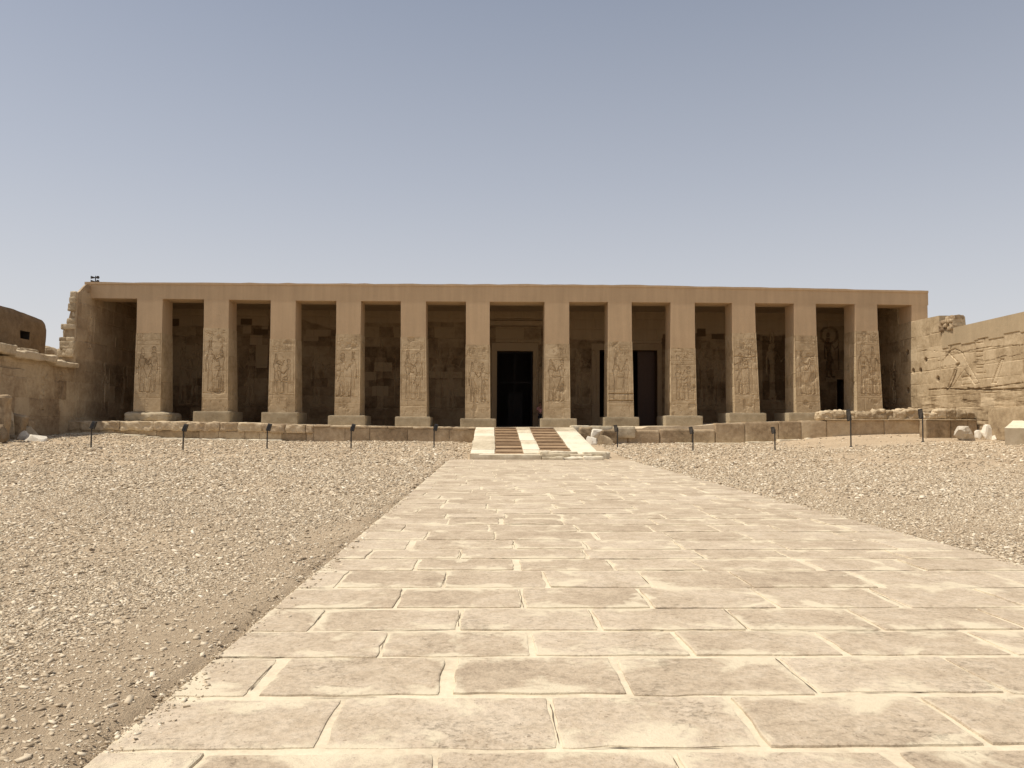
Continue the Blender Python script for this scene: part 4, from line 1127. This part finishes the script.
# broken end of the terrace right of the ramp
grp = 'rubble beside the ramp'
for i, (a, b, c, d, Y, lab, mt, tn) in enumerate([
    (579, 592, 427.5, 437, 46.9, 'brown eroded block in the terrace edge just right of the ramp', M_terr, .3),
    (590, 604, 428.5, 436, 46.6, 'pale crumbling stone right of the eroded brown block', M_white, .8),
    (600, 616, 429.5, 440.5, 46.3, 'dark brown fallen block behind the first floodlight right of the ramp', M_terr, .25),
    (597, 614, 434.5, 442, 45.2, 'wide flat fallen stone at the foot of the dark brown block', M_rub, .5),
    (586, 599, 436, 441.5, 45.4, 'low pale slab leaning on the ramp edge', M_white, .75),
    (570, 590, 425.6, 430, 47.4, 'pale weathered kerb stone on the terrace at the ramp top', M_pale, .6),
    (590, 612, 426, 430, 47.5, 'pale weathered kerb stone further right on the terrace', M_pale, .5),
    (612, 634, 426.5, 433, 47.2, 'long pale stone on the terrace edge above the brown fallen block', M_pale, .4)]):
    stone(a, b, c, d, Y, lab, mt, 60 + i, grp, 'fallen_block', .25, .2, 0, depth=.7, tone=tn, sink=.3)

# ================================================================== MUD BRICK BUILDING
def mud():
    e = empty('mud_brick_house', (-32, 46, 0), 'dark mud brick house with one small square window behind the left wall', 'house')
    mb = MB(); X = -29.4
    ys_ = np.arange(36, 51.7, .18); zs_ = np.arange(-.3, 8.61, .18)
    yw0, yw1 = atX(20, 335, X).y, atX(29.5, 335, X).y; zw0, zw1 = atX(24, 339, X).z, atX(24, 331, X).z
    for q, arr in ((yw0, ys_), (yw1, ys_), (zw0, zs_), (zw1, zs_)): arr[np.argmin(np.abs(arr - q))] = q
    U, T = np.meshgrid(ys_, zs_, indexing='ij')
    topz = 8.45 + .25 - .10 * (U - 46) * (U > 46) - .35 * ss(U, 50.8, 51.5) + .08 * fbm(U * .7, 0 * U, 0, 3, 3)
    V = np.minimum(T, topz)
    rd = ss(U, 51.2, 51.7) * .25
    PX = X - rd + .10 * fbm(U * .8, V * .8, 0, 5, 5) - .08 * ss(V, topz - .3, topz)
    uc = (ys_[:-1] + ys_[1:]) / 2; vc = (zs_[:-1] + zs_[1:]) / 2
    UC, VC = np.meshgrid(uc, vc, indexing='ij'); mask = ~((UC > yw0) & (UC < yw1) & (VC > zw0) & (VC < zw1))
    P = np.stack([PX, U, V], -1); mb.grid(P, mask)
    top = P[:, -1]; far = top.copy(); far[:, 0] = -36; mb.grid(np.stack([top, far], 0))
    end = P[-1]; e2 = end.copy(); e2[:, 0] = -36; mb.grid(np.stack([end, e2], 0))
    wl = mb.build('wall', M_mud, e)
    mb = MB(); x2 = X - .7
    c = [(yw0, zw0), (yw1, zw0), (yw1, zw1), (yw0, zw1)]
    V4 = [(X + .0, y, z) for y, z in c] + [(x2, y, z) for y, z in c]
    mb.add(V4, [(0, 1, 5, 4), (1, 2, 6, 5), (2, 3, 7, 6), (3, 0, 4, 7), (4, 5, 6, 7)])
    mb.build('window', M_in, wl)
    mb = MB(); mb.rough((-31.5, 53.5, 3.1), (3.4, 2.6, 7.4), cell=.3, r=.8, amp=.3, freq=.8, seed=8, tone=.6)
    tag(mb.build('rubble_mound', M_rub), 'rubble mound showing between the mud brick house and the broken masonry', 'mound')
mud()

# ================================================================== FLOODLIGHTS
def make_flood():
    e = empty('floodlight_post', (0, 0, 0))
    mb = MB(); mb.tube((0, 0, -.15), (0, 0, 1.28), .036, .033, 12); mb.build('pole', M_iron, e)
    mb = MB(); mb.tube((0, 0, -.02), (0, 0, .03), .09, .07, 12); mb.build('base_plate', M_iron, e)
    mb = MB()
    # tilted housing beside the pole: tapered box with fins
    A = Euler((R(-14), R(12), 0)).to_matrix(); c = Vector((.09, -.03, 1.24))
    def bx(x0, x1, y0, y1, z0, z1, tp=1.0):
        v = [(x0, y0, z0), (x1, y0, z0), (x1, y1, z0), (x0, y1, z0), (x0 * tp, y0 * tp, z1), (x1 * tp, y0 * tp, z1), (x1 * tp, y1 * tp, z1), (x0 * tp, y1 * tp, z1)]
        mb.hexa([tuple(c + A @ Vector(q)) for q in v])
    bx(-.095, .095, -.07, .05, -.21, .19, .85)
    for i in range(5): bx(-.085, .085, -.095, -.0702, -.17 + i * .07, -.155 + i * .07)
    bx(-.11, .11, .0502, .07, -.225, .205, .9)
    hd = mb.build('lamp_head', M_iron, e)
    mb = MB()
    v = [(-.085, .0702, -.19), (.085, .0702, -.19), (.075, .0702, .17), (-.075, .0702, .17)]
    mb.add([tuple(c + A @ Vector(q) + Vector((0, .004, 0))) for q in v], [(3, 2, 1, 0)]); mb.build('lens', M_glass, hd)
    mb = MB(); mb.tube((0, 0, 1.2), (.09, -.03, 1.22), .022, .022, 8); mb.tube((0, 0, 1.12), (0, 0, 1.27), .044, .044, 10); mb.build('bracket', M_iron, e)
    return e
def copy_tree(o, parent=None):
    c = o.copy(); COL.objects.link(c); c.parent = parent
    for ch in o.children: copy_tree(ch, c)
    return c
fl_px = [(91, 448.5, 421, 1, 'nearest the left wing wall'), (183, 450, 424, 1, 'before the gap between first and second pillars'), (267, 449, 423.5, 1, 'before the third pillar from the left'),
         (351, 448.5, 424, 1, 'before the fourth pillar from the left'), (434, 447.5, 424, 1, 'just left of the ramp'), (617.5, 448, 425, -1, 'just right of the ramp by the fallen rubble'),
         (693, 451, 427, -1, 'before the third pillar right of the doorway'), (775, 450, 427, -1, 'left of the rubble wall'), (851, 447, 410, -1, 'before the last pillar on the right'), (923, 442, 409, -1, 'farthest right, before the golden wing wall')]
proto = make_flood()
protos = list(proto.children)
for i, (px, pb, ptop, s, lab) in enumerate(fl_px):
    # find the depth where the post foot pixel meets the ground
    best = min(np.arange(30, 46.2, .1), key=lambda Y: abs(at(px, pb, Y).z - float(gz(at(px, pb, Y).x, Y))))
    p = at(px, pb, best); topz = at(px, ptop, best).z
    o = proto if i == 0 else copy_tree(proto)
    o.location = (p.x, best, float(gz(p.x, best)))
    k = max(.85, min(1.5, (topz - p.z) / 1.43)); o.scale = (1, 1, k)
    o.rotation_euler = (0, 0, 0 if s > 0 else math.pi * .95)
    print('flood', i, round(best, 1), round(k, 2))
    tag(o, 'dark floodlight on a thin post ' + lab, 'floodlight', 'floodlights in front of the terrace')

# ================================================================== ROOF MAST
def mast():
    p = at(95.5, 281.5, 50.2); z0 = zroof(-25) - .03
    e = empty('roof_loudspeakers', (p.x, 50.2, z0), 'small dark loudspeaker cluster on a short mast at the left end of the roof', 'loudspeaker')
    mb = MB(); mb.tube((p.x, 50.2, z0), (p.x, 50.2, z0 + .66), .035, .03, 10); mb.build('mast', M_iron, e)
    for dx, zz, sg in ((-.06, .54, -1), (.06, .54, 1), (-.06, .28, -1), (.06, .28, 1)):
        mb = MB(); mb.tube((p.x + dx * .5, 50.2, z0 + zz), (p.x + dx + sg * .17, 50.05, z0 + zz), .03, .10, 14); mb.build('horn', M_iron, e)
mast()

# ================================================================== PERSON
def skin_chain(name, pts, edges, mat, parent, lvl=2):
    me = bpy.data.meshes.new(name); me.from_pydata([p[:3] for p in pts], edges, []); me.materials.append(mat)
    o = bpy.data.objects.new(name, me); COL.objects.link(o)
    o.modifiers.new('skin', 'SKIN').use_smooth_shade = True
    for i, p in enumerate(pts):
        r_ = p[3]; r2 = p[4] if len(p) > 4 else r_
        me.skin_vertices[0].data[i].radius = (r_, r2)
    me.skin_vertices[0].data[0].use_root = True
    s = o.modifiers.new('sub', 'SUBSURF'); s.levels = lvl; s.render_levels = lvl
    o.parent = parent; return o
def person():
    p = at(540.3, 405, 56.0); zf = float(zt(p.x)) - .0
    M_skin = plain('skin', (0.30, 0.16, 0.10), .6); M_shirt = plain('pink_shirt', (0.75, 0.36, 0.34), .8); M_tr = plain('dark_trousers', (0.02, 0.02, 0.028), .8); M_hair = plain('dark_hair', (0.015, 0.012, 0.01), .7); M_sh = plain('shoe_leather', (.03, .02, .015), .6)
    P = [(0, 0, .95, .13, .10), (0, 0, 1.12, .125, .095), (0, 0, 1.30, .16, .105), (0, 0, 1.43, .12, .085), (0, 0, 1.50, .052), (0, -.01, 1.57, .07, .082), (0, -.01, 1.66, .076, .092), (0, 0, 1.735, .05, .06)]
    E = [(0, 1), (1, 2), (2, 3), (3, 4), (4, 5), (5, 6), (6, 7)]
    for s in (-1, 1):
        n = len(P)
        P += [(s * .19, 0, 1.40, .058), (s * .25, .02, 1.13, .044), (s * .23, -.12, .93, .033), (s * .225, -.16, .86, .036, .02)]
        E += [(3, n), (n, n + 1), (n + 1, n + 2), (n + 2, n + 3)]
        for k, (dx, ln) in enumerate(((-.026, .075), (-.009, .085), (.009, .08), (.026, .065))):
            m = len(P); P += [(s * (.225) + dx, -.175, .80, .009), (s * .225 + dx, -.17, .80 - ln * .55, .008)]; E += [(n + 3, m), (m, m + 1)]
        m = len(P); P += [(s * (.225 - .045), -.19, .84, .010), (s * (.225 - .055), -.21, .80, .009)]; E += [(n + 3, m), (m, m + 1)]
        n = len(P)
        P += [(s * .10, 0, .86, .09), (s * .11, -.02, .48, .062), (s * .12, .01, .10, .042), (s * .13, -.14, .04, .045, .03)]
        E += [(0, n), (n, n + 1), (n + 1, n + 2), (n + 2, n + 3)]
    body = skin_chain('person', P, E, M_skin, None)
    body.location = (p.x, 56.0, zf + .03); body.rotation_euler = (0, 0, R(15))
    tag(body, 'person in pink top and dark trousers standing beside the main doorway', 'person')
    T = [(0, 0, .92, .15, .12), (0, 0, 1.12, .142, .11), (0, 0, 1.30, .178, .122), (0, 0, 1.43, .135, .10)]; TE = [(0, 1), (1, 2), (2, 3)]
    for s in (-1, 1):
        n = len(T); T += [(s * .19, 0, 1.40, .075), (s * .235, .012, 1.19, .066)]; TE += [(3, n), (n, n + 1)]
    skin_chain('shirt', T, TE, M_shirt, body)
    T = [(0, 0, .97, .142, .112)]; TE = []
    for s in (-1, 1):
        n = len(T); T += [(s * .10, 0, .86, .105), (s * .11, -.02, .48, .08), (s * .12, .01, .09, .066)]; TE += [(0, n), (n, n + 1), (n + 1, n + 2)]
    skin_chain('trousers', T, TE, M_tr, body)
    skin_chain('hair', [(0, .02, 1.62, .075, .085), (0, .012, 1.70, .084, .097), (0, .01, 1.76, .055, .065)], [(0, 1), (1, 2)], M_hair, body)
    for s in (-1, 1):
        skin_chain('shoe', [(s * .12, .03, .03, .05, .045), (s * .125, -.08, .02, .05, .035), (s * .13, -.18, .015, .04, .025)], [(0, 1), (1, 2)], M_sh, body)
        mb = MB(); mb.tube((s * .03, -.094, 1.635), (s * .03, -.104, 1.635), .011, .008, 8)
        o = mb.build('eye', M_hair, origin=(0, 0, 0)); o.parent = body
    mb = MB(); mb.add([(-.014, -.095, 1.59), (.014, -.095, 1.59), (0, -.088, 1.635), (0, -.125, 1.597)], [(0, 1, 3), (1, 2, 3), (2, 0, 3)])
    o = mb.build('nose', M_skin, origin=(0, 0, 0)); o.parent = body
    mb = MB(); mb.box(-.025, .025, -.101, -.09, 1.563, 1.571)
    o = mb.build('mouth', M_shirt, origin=(0, 0, 0)); o.parent = body
person()
